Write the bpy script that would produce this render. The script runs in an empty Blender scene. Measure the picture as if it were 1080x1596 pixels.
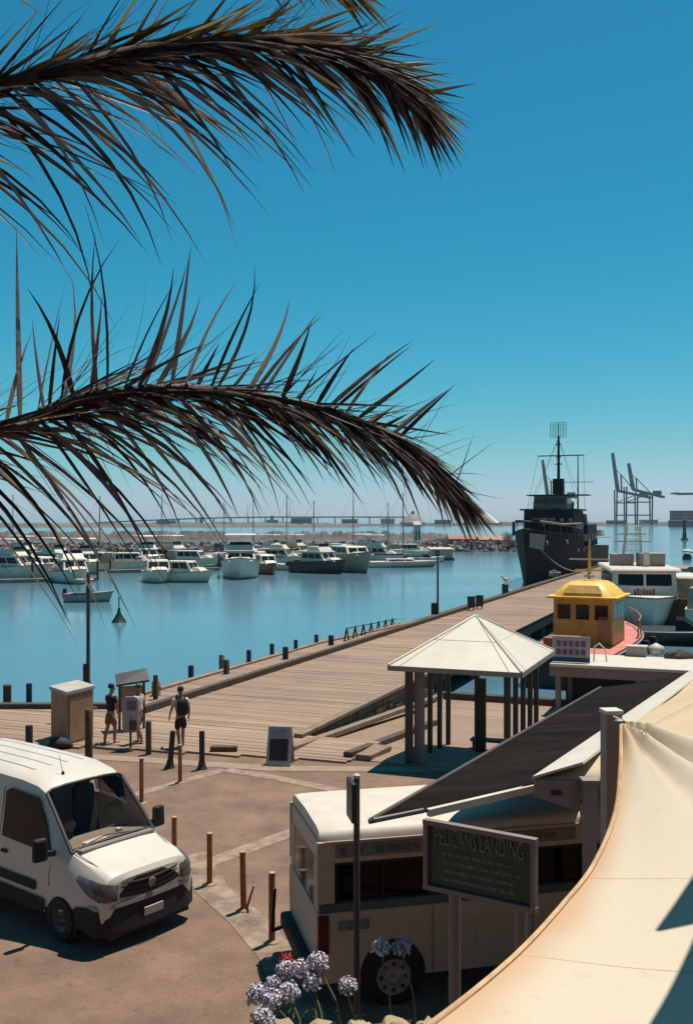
import bpy, bmesh, math, random
from mathutils import Vector, Matrix
R = math.radians
random.seed(7)
sc = bpy.context.scene
col = sc.collection

# ------------------------------------------------------------------ camera, sky, sun, exposure
F, CX, HY, H = 1570.0, 540.0, 812.0, 6.58       # focal length and horizon in photo pixels, eye height in metres
cam_d = bpy.data.cameras.new('camera')
cam = bpy.data.objects.new('camera', cam_d); col.objects.link(cam)
cam.location = (0, 0, H); cam.rotation_euler = (R(90), 0, 0)
cam_d.sensor_fit = 'VERTICAL'; cam_d.sensor_height = 36.0
cam_d.lens = 36.0 * F / 1596.0
cam_d.shift_y = (HY - 798.0) / 1596.0
cam_d.clip_start = 0.1; cam_d.clip_end = 20000
sc.camera = cam

SUN_DIR = Vector((0.21, 0.25, 1.0)).normalized()    # towards the sun
world = bpy.data.worlds.new('World'); sc.world = world; world.use_nodes = True
wn = world.node_tree.nodes; wl = world.node_tree.links
wn.clear()
sky = wn.new('ShaderNodeTexSky'); sky.sky_type = 'NISHITA'; sky.sun_disc = False
sky.sun_elevation = math.asin(SUN_DIR.z); sky.sun_rotation = math.atan2(SUN_DIR.x, SUN_DIR.y)
sky.altitude = 0; sky.air_density = 1.0; sky.dust_density = 0.3; sky.ozone_density = 3.0
# colour rendering of this camera applied to the whole sky: red falls off faster, blue never drops below green
sp_ = wn.new('ShaderNodeSeparateColor'); cb_ = wn.new('ShaderNodeCombineColor')
def wmath(op, a, b):
    m = wn.new('ShaderNodeMath'); m.operation = op
    for k, v in enumerate((a, b)):
        if isinstance(v, (int, float)): m.inputs[k].default_value = v
        else: wl.new(v, m.inputs[k])
    return m.outputs[0]
wl.new(sky.outputs[0], sp_.inputs[0])
red = wmath('MULTIPLY', wmath('POWER', sp_.outputs[0], 2.75), 0.0285)
red = wmath('MINIMUM', red, wmath('MULTIPLY', sp_.outputs[1], 0.80))
red = wmath('MAXIMUM', red, wmath('MULTIPLY', sp_.outputs[1], 0.07))
blue = wmath('MAXIMUM', wmath('MULTIPLY', sp_.outputs[2], 1.05), wmath('MULTIPLY', sp_.outputs[1], 1.12))
wl.new(red, cb_.inputs[0]); wl.new(sp_.outputs[1], cb_.inputs[1]); wl.new(blue, cb_.inputs[2])
bg = wn.new('ShaderNodeBackground'); bg.inputs['Strength'].default_value = 0.068
wo = wn.new('ShaderNodeOutputWorld')
wl.new(cb_.outputs[0], bg.inputs['Color']); wl.new(bg.outputs[0], wo.inputs[0])

sun_d = bpy.data.lights.new('sun', 'SUN'); sun_d.energy = 5.0; sun_d.angle = R(0.53); sun_d.color = (1.0, 0.955, 0.89)
sun = bpy.data.objects.new('sun', sun_d); col.objects.link(sun)
sun.rotation_euler = SUN_DIR.to_track_quat('Z', 'Y').to_euler()
sun.location = (20, 25, 90)

vs = sc.view_settings
vs.view_transform = 'Standard'; vs.look = 'None'; vs.exposure = 0.27; vs.gamma = 1.0; vs.use_curve_mapping = False
sc.cycles.use_denoising = True
sc.cycles.max_bounces = 6; sc.cycles.transparent_max_bounces = 12
sc.cycles.volume_bounces = 1

# ------------------------------------------------------------------ helpers
def P(px, py, D):                                   # a point at depth D on the ray through a photo pixel
    return Vector(((px - CX) / F * D, D, H - (py - HY) / F * D))
def G(px, py, z=0.0):                               # a point at height z
    return P(px, py, F * (H - z) / (py - HY))

def lerp_(a, b, t): return a + (b - a) * t
_m = {}
def mat(name, colr, rough=0.6, metal=0.0, var=0.12, scale=2.0, bump=0.0, bscale=30.0, spec=0.5, objrand=0.0, coat=0.0, stretch=None):
    if name in _m: return _m[name]
    colr = (colr[0] * 0.84, colr[1] * 0.785, colr[2] * 0.715)      # sunlight's warm tint and deeper shade put into every base colour
    m = bpy.data.materials.new(name); m.use_nodes = True
    nt = m.node_tree; n = nt.nodes; l = nt.links
    b = n['Principled BSDF']
    b.inputs['Roughness'].default_value = rough; b.inputs['Metallic'].default_value = metal
    b.inputs['Specular IOR Level'].default_value = spec
    if coat: b.inputs['Coat Weight'].default_value = coat
    tc = n.new('ShaderNodeTexCoord')
    src = tc.outputs['Object']
    if stretch:
        mp = n.new('ShaderNodeMapping'); mp.inputs['Scale'].default_value = stretch
        l.new(src, mp.inputs['Vector']); src = mp.outputs[0]
    c = (*colr, 1)
    nz = n.new('ShaderNodeTexNoise'); nz.inputs['Scale'].default_value = scale; nz.inputs['Detail'].default_value = 6; nz.inputs['Roughness'].default_value = 0.62
    l.new(src, nz.inputs['Vector'])
    mr = n.new('ShaderNodeMapRange'); mr.inputs['From Min'].default_value = 0.28; mr.inputs['From Max'].default_value = 0.72
    mr.inputs['To Min'].default_value = 1 - var * 1.4; mr.inputs['To Max'].default_value = 1 + var
    l.new(nz.outputs['Fac'], mr.inputs['Value'])
    mul = n.new('ShaderNodeVectorMath'); mul.operation = 'SCALE'; mul.inputs[0].default_value = colr
    if objrand:
        oi = n.new('ShaderNodeObjectInfo')
        m2 = n.new('ShaderNodeMapRange'); m2.inputs['To Min'].default_value = 1 - objrand; m2.inputs['To Max'].default_value = 1 + objrand
        l.new(oi.outputs['Random'], m2.inputs['Value'])
        mm = n.new('ShaderNodeMath'); mm.operation = 'MULTIPLY'
        l.new(mr.outputs[0], mm.inputs[0]); l.new(m2.outputs[0], mm.inputs[1]); l.new(mm.outputs[0], mul.inputs['Scale'])
    else:
        l.new(mr.outputs[0], mul.inputs['Scale'])
    l.new(mul.outputs[0], b.inputs['Base Color'])
    r2 = n.new('ShaderNodeMapRange'); r2.inputs['To Min'].default_value = max(0.02, rough - 0.1); r2.inputs['To Max'].default_value = min(1, rough + 0.1)
    l.new(nz.outputs['Fac'], r2.inputs['Value']); l.new(r2.outputs[0], b.inputs['Roughness'])
    if bump:
        nb = n.new('ShaderNodeTexNoise'); nb.inputs['Scale'].default_value = bscale; nb.inputs['Detail'].default_value = 4
        l.new(src, nb.inputs['Vector'])
        bp = n.new('ShaderNodeBump'); bp.inputs['Strength'].default_value = bump; bp.inputs['Distance'].default_value = 0.02
        l.new(nb.outputs['Fac'], bp.inputs['Height']); l.new(bp.outputs[0], b.inputs['Normal'])
    m.diffuse_color = c
    _m[name] = m
    return m

class MB:
    """collects shapes; build() links them as one mesh object"""
    def __init__(s): s.v = []; s.f = []; s.mi = []; s.k = 0; s.uv = None
    def add(s, vs, fs):
        o = len(s.v); s.v += [tuple(v) for v in vs]
        for f in fs: s.f.append([i + o for i in f]); s.mi.append(s.k)
        return s
    def box(s, c, d, rz=0, taper=1.0, rx=0, ry=0, tx=None, ty=None):
        tx = taper if tx is None else tx; ty = taper if ty is None else ty
        x, y, z = d[0] / 2, d[1] / 2, d[2] / 2
        vv = [(-x, -y, -z), (x, -y, -z), (x, y, -z), (-x, y, -z), (-x * tx, -y * ty, z), (x * tx, -y * ty, z), (x * tx, y * ty, z), (-x * tx, y * ty, z)]
        if rz or rx or ry:
            M = Matrix.Rotation(rz, 3, 'Z') @ Matrix.Rotation(ry, 3, 'Y') @ Matrix.Rotation(rx, 3, 'X')
            vv = [M @ Vector(q) for q in vv]
        vv = [(q[0] + c[0], q[1] + c[1], q[2] + c[2]) for q in vv]
        return s.hexa(vv)
    def hexa(s, vv):
        return s.add(vv, [(3, 2, 1, 0), (4, 5, 6, 7), (0, 1, 5, 4), (1, 2, 6, 5), (2, 3, 7, 6), (3, 0, 4, 7)])
    def beam(s, a, b, w, h, up=(0, 0, 1)):
        a = Vector(a); b = Vector(b); t = (b - a).normalized(); u = Vector(up)
        sd = t.cross(u).normalized(); u = sd.cross(t).normalized()
        sd *= w / 2; u = u * h / 2
        return s.hexa([a - sd - u, a + sd - u, b + sd - u, b - sd - u, a - sd + u, a + sd + u, b + sd + u, b - sd + u])
    def tube(s, pts, r, n=6, cap=True):
        pts = [Vector(p) for p in pts]; k = len(pts)
        rr = r if isinstance(r, (list, tuple)) else [r] * k
        rings = []; ref = None
        for i, p in enumerate(pts):
            t = (pts[min(i + 1, k - 1)] - pts[max(i - 1, 0)]).normalized()
            if ref is None:
                ref = Vector((0, 0, 1)) if abs(t.z) < 0.9 else Vector((1, 0, 0))
            a = (ref - t * ref.dot(t)).normalized(); b = t.cross(a); ref = a
            rings.append([p + (a * math.cos(2 * math.pi * j / n) + b * math.sin(2 * math.pi * j / n)) * rr[i] for j in range(n)])
        return s.loft(rings, cap=cap)
    def loft(s, rings, closed=True, cap=True, skip=None):
        n = len(rings[0]); vv = [v for r in rings for v in r]; ff = []
        for i in range(len(rings) - 1):
            for j in range(n if closed else n - 1):
                if skip and skip(i, j): continue
                ff.append((i * n + j, i * n + (j + 1) % n, (i + 1) * n + (j + 1) % n, (i + 1) * n + j))
        if cap and closed:
            ff.append(tuple(range(n - 1, -1, -1))); ff.append(tuple((len(rings) - 1) * n + j for j in range(n)))
        return s.add(vv, ff)
    def prism(s, poly, z0, z1):
        n = len(poly)
        a = sum(poly[i][0] * poly[(i + 1) % n][1] - poly[(i + 1) % n][0] * poly[i][1] for i in range(n))
        if a < 0: poly = poly[::-1]
        zf = (lambda z: z) if not callable(z1) else None
        vv = [(p[0], p[1], z0) for p in poly] + [(p[0], p[1], z1) for p in poly]
        return s.add(vv, [tuple(range(n - 1, -1, -1)), tuple(range(n, 2 * n))] + [(i, (i + 1) % n, n + (i + 1) % n, n + i) for i in range(n)])
    def lathe(s, prof, n=16, c=(0, 0, 0), axis='Z', cap=True):
        rings = []
        for r, z in prof:
            ring = []
            for j in range(n):
                a = 2 * math.pi * j / n; x, y = r * math.cos(a), r * math.sin(a)
                q = (x, y, z) if axis == 'Z' else ((z, x, y) if axis == 'X' else (y, z, x))
                ring.append((q[0] + c[0], q[1] + c[1], q[2] + c[2]))
            rings.append(ring)
        return s.loft(rings, cap=cap)
    def quad(s, a, b, c, d): return s.add([a, b, c, d], [(0, 1, 2, 3)])
    def slab(s, pts, t):
        """thin closed plate from a planar polygon, thickness t along its normal"""
        pts = [Vector(p) for p in pts]; nn = Vector((0, 0, 0)); k = len(pts)
        for i in range(k): nn += pts[i].cross(pts[(i + 1) % k])
        nn.normalize(); vv = [p for p in pts] + [p - nn * t for p in pts]
        return s.add(vv, [tuple(range(k)), tuple(range(2 * k - 1, k - 1, -1))] + [((i + 1) % k, i, k + i, k + (i + 1) % k) for i in range(k)])
    def build(s, name, m, parent=None, smooth=None, bevel=0, kind=None, loc=None, seg=2):
        me = bpy.data.meshes.new(name); me.from_pydata(s.v, [], s.f)
        for x in (m if isinstance(m, (list, tuple)) else [m]): me.materials.append(x)
        me.polygons.foreach_set('material_index', s.mi)
        if smooth:
            me.polygons.foreach_set('use_smooth', [True] * len(me.polygons)); me.set_sharp_from_angle(angle=R(smooth))
        me.update()
        o = bpy.data.objects.new(name, me); col.objects.link(o)
        if parent: o.parent = parent
        if loc: o.location = loc
        if bevel:
            b = o.modifiers.new('bevel', 'BEVEL'); b.width = bevel; b.segments = seg; b.limit_method = 'ANGLE'; b.angle_limit = R(40)
        if kind: o['kind'] = kind
        return o

def tag(o, label, cat, group=None):
    o['label'] = label; o['category'] = cat
    if group: o['group'] = group
    return o
def thing(name, label, cat, loc=(0, 0, 0), rz=0, group=None, rot=None):
    o = bpy.data.objects.new(name, None); col.objects.link(o); o.empty_display_size = 0.3
    o.location = loc; o.rotation_euler = rot if rot else (0, 0, rz)
    return tag(o, label, cat, group)
def copy_tree(o, parent=None):
    c = o.copy(); col.objects.link(c)
    if parent: c.parent = parent
    for ch in list(o.children): copy_tree(ch, c)
    return c
def text_mesh(name, s, size, m, parent, Mx, ext=0.004, sx=1.0):
    cu = bpy.data.curves.new('t', 'FONT'); cu.body = s; cu.size = size; cu.extrude = ext; cu.align_x = 'CENTER'; cu.align_y = 'CENTER'
    t = bpy.data.objects.new('t', cu); col.objects.link(t)
    bpy.context.view_layer.update()
    dg = bpy.context.evaluated_depsgraph_get()
    me = bpy.data.meshes.new_from_object(t.evaluated_get(dg))
    bpy.data.objects.remove(t)
    me.transform(Matrix.Diagonal((sx, 1, 1, 1))); me.transform(Mx)
    me.materials.clear(); me.materials.append(m)
    o = bpy.data.objects.new(name, me); col.objects.link(o); o.parent = parent
    return o

# ------------------------------------------------------------------ materials
asphalt = mat('asphalt', (0.225, 0.145, 0.105), 0.9, var=0.16, scale=0.55, bump=0.5, bscale=55, spec=0.25)
concrete = mat('concrete', (0.33, 0.245, 0.18), 0.85, var=0.15, scale=2.5, bump=0.3, spec=0.3)
timber = mat('timber_deck', (0.36, 0.25, 0.165), 0.75, var=0.22, scale=3.0, bump=0.35, bscale=14, spec=0.3, stretch=(1, 1, 1))
timber_dark = mat('timber_dark', (0.10, 0.07, 0.05), 0.8, var=0.3, scale=4, bump=0.4, spec=0.3)
timber_grey = mat('timber_grey', (0.27, 0.20, 0.145), 0.8, var=0.25, scale=4, bump=0.4, spec=0.3)
black = mat('black_paint', (0.018, 0.016, 0.017), 0.5, var=0.3, scale=6)
blackm = mat('black_rubber', (0.012, 0.011, 0.012), 0.75, var=0.3, scale=8)
dkmetal = mat('dark_metal', (0.05, 0.045, 0.045), 0.45, var=0.25, scale=6)
greymetal = mat('grey_metal', (0.26, 0.23, 0.22), 0.5, var=0.15, scale=4)
whitep = mat('white_paint', (0.68, 0.62, 0.54), 0.5, var=0.08, scale=3, spec=0.2)
carwhite = mat('van_white', (0.72, 0.67, 0.60), 0.32, var=0.05, scale=1.2, coat=0.15, spec=0.35)
gelcoat = mat('gelcoat_white', (0.78, 0.71, 0.62), 0.4, var=0.08, scale=0.9)
gelgrey = mat('gelcoat_grey', (0.36, 0.33, 0.31), 0.4, var=0.12, scale=0.9)
glassd = mat('dark_glass', (0.006, 0.006, 0.007), 0.06, var=0.1, scale=2, spec=0.3)
chrome = mat('chrome', (0.55, 0.53, 0.5), 0.25, metal=1.0, var=0.1)
rust = mat('rusty_orange', (0.36, 0.125, 0.035), 0.7, var=0.35, scale=5, bump=0.2)
navy = mat('navy', (0.02, 0.03, 0.06), 0.5, var=0.15)
rope_m = mat('rope', (0.42, 0.36, 0.29), 0.9, var=0.2, scale=20)
skin_m = mat('skin', (0.36, 0.20, 0.135), 0.55, var=0.08, scale=8)

# ------------------------------------------------------------------ setting: water, land, pier
U = Vector((0.364, 0.931, 0)).normalized(); N = Vector((U.y, -U.x, 0))
A0 = Vector((-6.93, 34.2, 0)); WZ = -1.5
PIER_RZ = math.atan2(N.y, N.x)                       # local x = across the pier, local y = along it
def pier(s, n, z=0.0): return A0 + U * s + N * n + Vector((0, 0, z))

wm = bpy.data.materials.new('harbour_water'); wm.use_nodes = True
nt = wm.node_tree; n_ = nt.nodes; l_ = nt.links
b = n_['Principled BSDF']; b.inputs['Base Color'].default_value = (0.09, 0.18, 0.22, 1); b.inputs['Roughness'].default_value = 0.12; b.inputs['IOR'].default_value = 1.333
tc = n_.new('ShaderNodeTexCoord'); mp = n_.new('ShaderNodeMapping'); mp.inputs['Scale'].default_value = (0.35, 0.8, 1)
l_.new(tc.outputs['Object'], mp.inputs[0])
na = n_.new('ShaderNodeTexNoise'); na.inputs['Scale'].default_value = 1.6; na.inputs['Detail'].default_value = 8; na.inputs['Roughness'].default_value = 0.7
nb = n_.new('ShaderNodeTexNoise'); nb.inputs['Scale'].default_value = 0.045; nb.inputs['Detail'].default_value = 3
l_.new(mp.outputs[0], na.inputs['Vector']); l_.new(mp.outputs[0], nb.inputs['Vector'])
mr = n_.new('ShaderNodeMapRange'); mr.inputs['From Min'].default_value = 0.35; mr.inputs['From Max'].default_value = 0.65; mr.inputs['To Min'].default_value = 0.04; mr.inputs['To Max'].default_value = 0.22
l_.new(nb.outputs['Fac'], mr.inputs['Value'])
bp = n_.new('ShaderNodeBump'); bp.inputs['Distance'].default_value = 0.12
l_.new(mr.outputs[0], bp.inputs['Strength']); l_.new(na.outputs['Fac'], bp.inputs['Height']); l_.new(bp.outputs[0], b.inputs['Normal'])
w = MB(); w.quad((-6000, -200, WZ), (6000, -200, WZ), (6000, 9000, WZ), (-6000, 9000, WZ))
w.build('water', wm, kind='structure')

# promenade asphalt: a slab down to the harbour bed with the quay wall as its edge
front = [pier(-5.4, 0), pier(-3.4, 9.0), pier(-3.4, 40)]
lp = [(-90, -60), (90, -60), (90, pier(-3.4, 95).y), (pier(-3.4, 40).x, pier(-3.4, 40).y), (pier(-3.4, 6.6).x, pier(-3.4, 6.6).y), (-2.2, 31.4), (-7.6, 35.2), (-90, 35.2)]
g = MB(); g.prism(lp, -4, -0.012)
g.build('ground', asphalt, kind='structure')

na_ = asphalt.node_tree; b = na_.nodes['Principled BSDF']
tc = na_.nodes.new('ShaderNodeTexCoord'); src = b.inputs['Base Color'].links[0].from_socket
def mulnoise(src, scale, lo, hi, fmin=.3, fmax=.7, kind='ShaderNodeTexNoise', out='Fac', det=8):
    t_ = na_.nodes.new(kind); t_.inputs['Scale'].default_value = scale
    if kind == 'ShaderNodeTexNoise': t_.inputs['Detail'].default_value = det
    na_.links.new(tc.outputs['Object'], t_.inputs['Vector'])
    r_ = na_.nodes.new('ShaderNodeMapRange'); r_.inputs['From Min'].default_value = fmin; r_.inputs['From Max'].default_value = fmax; r_.inputs['To Min'].default_value = lo; r_.inputs['To Max'].default_value = hi
    na_.links.new(t_.outputs[out], r_.inputs['Value'])
    v_ = na_.nodes.new('ShaderNodeVectorMath'); v_.operation = 'SCALE'; na_.links.new(src, v_.inputs[0]); na_.links.new(r_.outputs[0], v_.inputs['Scale']); return v_.outputs[0]
src = mulnoise(src, 30, .90, 1.12, .35, .65)           # aggregate
src = mulnoise(src, 1.1, .90, 1.12)                    # wear
src = mulnoise(src, 4.0, .80, 1.0, .28, .42, det=3)    # dark drips and stains
src = mulnoise(src, .33, .72, 1.0, 0.004, .028, 'ShaderNodeTexVoronoi', 'Distance') if False else src
na_.links.new(src, b.inputs['Base Color'])
# timber pier: each board lies across the pier; boards are too fine to pick apart from here
pr = bpy.data.objects.new('pier', None); col.objects.link(pr); pr['kind'] = 'structure'
pr.location = A0; pr.rotation_euler = (0, 0, PIER_RZ)
plm = bpy.data.materials.new('pier_boards'); plm.use_nodes = True
nt = plm.node_tree; n_ = nt.nodes; l_ = nt.links; b = n_['Principled BSDF']; b.inputs['Roughness'].default_value = 0.75; b.inputs['Specular IOR Level'].default_value = 0.3
at = n_.new('ShaderNodeAttribute'); at.attribute_name = 'tone'; at.attribute_type = 'GEOMETRY'
tc = n_.new('ShaderNodeTexCoord'); mp = n_.new('ShaderNodeMapping'); mp.inputs['Scale'].default_value = (0.6, 9, 4)
l_.new(tc.outputs['Object'], mp.inputs[0])
nz = n_.new('ShaderNodeTexNoise'); nz.inputs['Scale'].default_value = 1.3; nz.inputs['Detail'].default_value = 6; l_.new(mp.outputs[0], nz.inputs['Vector'])
n2 = n_.new('ShaderNodeTexNoise'); n2.inputs['Scale'].default_value = 0.35; n2.inputs['Detail'].default_value = 4; l_.new(tc.outputs['Object'], n2.inputs['Vector'])
ad = n_.new('ShaderNodeMath'); ad.operation = 'ADD'; l_.new(at.outputs['Fac'], ad.inputs[0]); l_.new(nz.outputs['Fac'], ad.inputs[1])
ad2 = n_.new('ShaderNodeMath'); ad2.operation = 'ADD'; l_.new(ad.outputs[0], ad2.inputs[0]); l_.new(n2.outputs['Fac'], ad2.inputs[1])
cr = n_.new('ShaderNodeValToRGB'); cr.color_ramp.elements[0].position = 0.25; cr.color_ramp.elements[0].color = (0.165, 0.102, 0.068, 1)
cr.color_ramp.elements[1].position = 0.85; cr.color_ramp.elements[1].color = (0.385, 0.255, 0.165, 1)
dv = n_.new('ShaderNodeMath'); dv.operation = 'MULTIPLY'; dv.inputs[1].default_value = 0.36; l_.new(ad2.outputs[0], dv.inputs[0]); l_.new(dv.outputs[0], cr.inputs[0]); l_.new(cr.outputs[0], b.inputs['Base Color'])

d = MB(); tones = []
s = -14.0
def lim(s):
    lo = (0.931 * s - 1.2) / 0.364 if s < 0.55 else (-2.0 if s < 20 else max(-2.0, -2.0 + (s - 20) * 0.12) if s < 34 else -0.35)
    hi = 6.4 if s > -1.2 else min(9.0, 35 + 6.7 * s)
    return max(lo, -45), hi
while s < 150:
    wd = random.uniform(0.20, 0.26)
    lo, hi = lim(s)
    if hi > lo + 0.3:
        dz = random.uniform(-0.006, 0.006)
        cuts = [lo] + ([random.uniform(lo + 1.0, hi - 1.0)] if hi - lo > 4 else []) + [hi]
        for a, c in zip(cuts[:-1], cuts[1:]):
            d.box(((a + c) / 2, s + wd / 2, 0.02 + dz), (c - a - 0.012, wd - 0.018, 0.06))
            tones += [random.gauss(0.5, 0.17) + 0.18 * math.sin(s * 0.9) * math.sin(s * 0.37)] * 6
    s += wd
dk = d.build('deck_boards', plm, pr, kind='stuff')
ta = dk.data.attributes.new('tone', 'FLOAT', 'FACE'); ta.data.foreach_set('value', tones)
m_ = MB()
for s0 in range(0, 148, 6): m_.box((0.0, s0 + 3, 0.17), (0.26, 5.97, 0.24))
m_.build('timber_kerb', timber_dark, pr, bevel=0.02)
m_ = MB(); m_.box((2.2, 73, -0.45), (8.2, 153, 0.5)); m_.build('pier_beams', timber_dark, pr)
m_ = MB()
for s0 in range(0, 150, 5):
    for nn in (-1.2, 2.5, 6.0):
        if nn < -1 and s0 > 24: nn = 0.4
        m_.lathe([(0.2, -6), (0.2, -0.4)], 8, (nn, s0 + 1, 0))
m_.build('pier_piles', timber_dark, pr, kind='stuff')
m_ = MB(); m_.box((-2.02, 10, 0.03), (0.3, 20, 0.22)); m_.beam((-2.02, 20, 0.03), (-0.45, 34, 0.03), 0.3, 0.22)
m_.build('edge_cap', timber_grey, pr, bevel=0.02)
m_ = MB(); m_.beam((-60, 35.15, 0.1), (-7.9, 35.15, 0.1), 0.35, 0.26); m_.build('quay_edge_beam', timber_dark, bevel=0.03)['kind'] = 'structure'

# sloping landing down to the ferry pontoon, with its stone wedge wall and timber sleepers
def lz(s): return 0.012 if s < -3 else (0.012 - 0.95 * min(1, (s + 3) / 11.6))
d = MB(); tones = []; s = -3.4
while s < 12:
    wd = random.uniform(0.2, 0.26); z0, z1 = lz(s), lz(s + wd)
    d.hexa([(6.55, s, z0 - .06), (17, s, z0 - .06), (17, s + wd - .018, z1 - .06), (6.55, s + wd - .018, z1 - .06), (6.55, s, z0), (17, s, z0), (17, s + wd - .018, z1), (6.55, s + wd - .018, z1)])
    tones += [random.gauss(0.55, 0.15)] * 6; s += wd
lb = d.build('landing_boards', plm, pr, kind='stuff'); ta = lb.data.attributes.new('tone', 'FLOAT', 'FACE'); ta.data.foreach_set('value', tones)
m_ = MB(); m_.hexa([(6.6, -3.4, -1.6), (17, -3.4, -1.6), (17, 12, -1.6), (6.6, 12, -1.6), (6.6, -3.4, -.075), (17, -3.4, -.075), (17, 12, lz(12) - .5), (6.6, 12, lz(12) - .5)]); m_.build('landing_frame', timber_dark, pr)
stone_w = mat('wall_stone', (0.17, 0.125, 0.095), 0.9, var=0.35, scale=3, bump=0.8, bscale=8)
m_ = MB(); rs = random.Random(3)
for k in range(4):
    s = -1.0
    while s < 12:
        L = rs.uniform(0.35, 0.7); zb = 0.0 - 0.235 * (k + 1); 
        if lz(s + L / 2) < zb + 0.2:
            m_.box((6.52 + rs.uniform(-.02, .03), s + L / 2, zb + 0.117), (0.14, L - 0.02, 0.215))
        s += L
m_.build('wall_stones', stone_w, pr, bevel=0.015, kind='stuff', seg=1)
m_ = MB(); m_.box((6.44, 5.0, -0.55), (0.1, 13, 1.0)); m_.build('wall_core', timber_dark, pr)
m_ = MB(); m_.beam((6.5, -1.6, 0.1), (6.5, 12, 0.1), 0.3, 0.14); m_.build('wall_cap', timber_grey, pr, bevel=0.02)
m_ = MB(); m_.beam((7.0, -3.2, lz(-3.2) + .08), (7.0, 11.8, lz(11.8) + .08), 0.26, 0.17); m_.build('foot_sleeper', timber_grey, pr, bevel=0.02)
m_ = MB(); m_.beam((4.9, -4.1, 0.10), (5.6, -3.8, 0.10), 0.24, 0.18); m_.build('foot_sleeper', timber_dark, pr, bevel=0.02)
m_ = MB(); m_.beam((8.8, -3.4, .10), (8.8, 5.0, lz(5.0) + .09), 0.26, 0.2); m_.build('foot_sleeper', timber_dark, pr, bevel=0.02)
m_ = MB(); m_.beam((9.25, -3.4, .09), (9.25, -1.6, lz(-1.6) + .09), 0.45, 0.14); m_.build('foot_sleeper', timber_grey, pr, bevel=0.02)
m_ = MB(); m_.beam((7.2, 11.9, lz(12) + .12), (17, 11.9, lz(12) + .12), 0.25, 0.3); m_.build('end_beam', timber_dark, pr, bevel=0.02)

# concrete edging strips and painted lines on the asphalt
def strip(name, pts, wd, m, z=0.0, parent=None):
    mb = MB(); L = []; Rr = []
    for i, p in enumerate(pts):
        t = (pts[min(i + 1, len(pts) - 1)] - pts[max(i - 1, 0)]); t.z = 0; t.normalize(); q = Vector((-t.y, t.x, 0)) * wd / 2
        L.append(p + q); Rr.append(p - q)
    for i in range(len(pts) - 1):
        mb.add([Vector((x.x, x.y, z)) for x in (Rr[i], Rr[i + 1], L[i + 1], L[i])], [(0, 1, 2, 3)])
    o = mb.build(name, m); o['kind'] = 'structure'; return o
linem = mat('worn_line', (0.325, 0.245, 0.185), 0.85, var=0.35, scale=3.5, spec=0.25)
strip('concrete_edging', [G(-40, 1166), G(60, 1174), G(240, 1185), G(420, 1197), G(640, 1199), G(760, 1196)], 0.55, concrete, -0.002)
strip('pavement_line', [G(150, 1252), G(232, 1232), G(350, 1199)], 0.32, linem, -0.006)
strip('pavement_line', [G(352, 1199), G(430, 1212), G(530, 1232), G(640, 1256)], 0.40, linem, -0.004)
strip('pavement_line', [G(290, 1356), G(370, 1328), G(470, 1291), G(520, 1275)], 0.42, linem, -0.006)
patch = mat('worn_concrete', (0.30, 0.225, 0.17), 0.9, var=0.45, scale=2.2, bump=0.3, spec=0.25)
strip('concrete_verge', [G(300, 1330), G(330, 1385), G(385, 1432), G(436, 1490), G(470, 1570), G(480, 1640)], 0.62, patch, -0.003)
# unseen building, added behind the viewpoint to shade the forecourt from the southern sky
rb0 = thing('unseen_shade_building', 'unseen dark brick block added behind the viewpoint for shade', 'building', (0, -8, 0), 0)
brick = mat('dark_brick', (.11, .075, .06), .9, var=.25, scale=1.5)
m_ = MB(); m_.box((0, 0, 5.2), (64, 9, 10.4)); m_.build('wall', brick, rb0)
m_ = MB(); m_.hexa([(-33, -5.2, 10.41), (33, -5.2, 10.41), (33, 5.2, 10.41), (-33, 5.2, 10.41), (-30, -.5, 13), (30, -.5, 13), (30, .5, 13), (-30, .5, 13)]); m_.build('roof', mat('slate_roof', (.07, .06, .06), .8, var=.2), rb0)
for k in range(14):
    for z_ in (2.0, 7.2): m_ = MB(); m_.box((-29.25 + k * 4.5, 4.53, z_), (2.2, .1, 1.9)); w_ = m_.build('window', glassd, rb0); m_ = MB(); m_.box((-29.25 + k * 4.5, 4.58, z_ - 1.02), (2.5, .2, .1)); m_.build('sill', concrete, w_)

# ------------------------------------------------------------------ pavilion on the landing
def local_pier(v): return Matrix.Rotation(-PIER_RZ, 3, 'Z') @ (Vector(v) - A0)
pv0 = P(605, 1037, 27.07); pv0.z = 0
roofm = mat('cream_roof', (0.70, 0.65, 0.56), 0.5, var=0.06, scale=1.5)
pav = thing('pavilion', 'open timber pavilion with cream pyramid roof beside the pier ramp', 'pavilion', (pv0.x, pv0.y, 0), PIER_RZ)
PW, PL, EZ, AZ = 3.6, 4.8, 2.70, 3.90
cn = [(0, 0), (PW, 0), (PW, PL), (0, PL)]; ap = Vector((PW / 2, PL / 2, AZ))
m_ = MB(); m_.k = 0
cv = [Vector((x, y, EZ)) for x, y in cn]
for i in range(4): m_.slab([cv[i], cv[(i + 1) % 4], ap], 0.04)
rf = m_.build('roof', roofm, pav)
m_ = MB()
for i in range(4):
    a, b_ = cv[i], cv[(i + 1) % 4]
    m_.beam(a + Vector((0, 0, -.07)), b_ + Vector((0, 0, -.07)), 0.05, 0.13)
m_.build('fascia', mat('fascia_grey', (0.33, 0.29, 0.25), 0.5), pav)
for i in range(4):
    h_ = MB(); h_.tube([cv[i] + Vector((0, 0, .015)), ap + Vector((0, 0, .005))], 0.03, 6); h_.build('hip_cap', roofm, rf)
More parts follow.
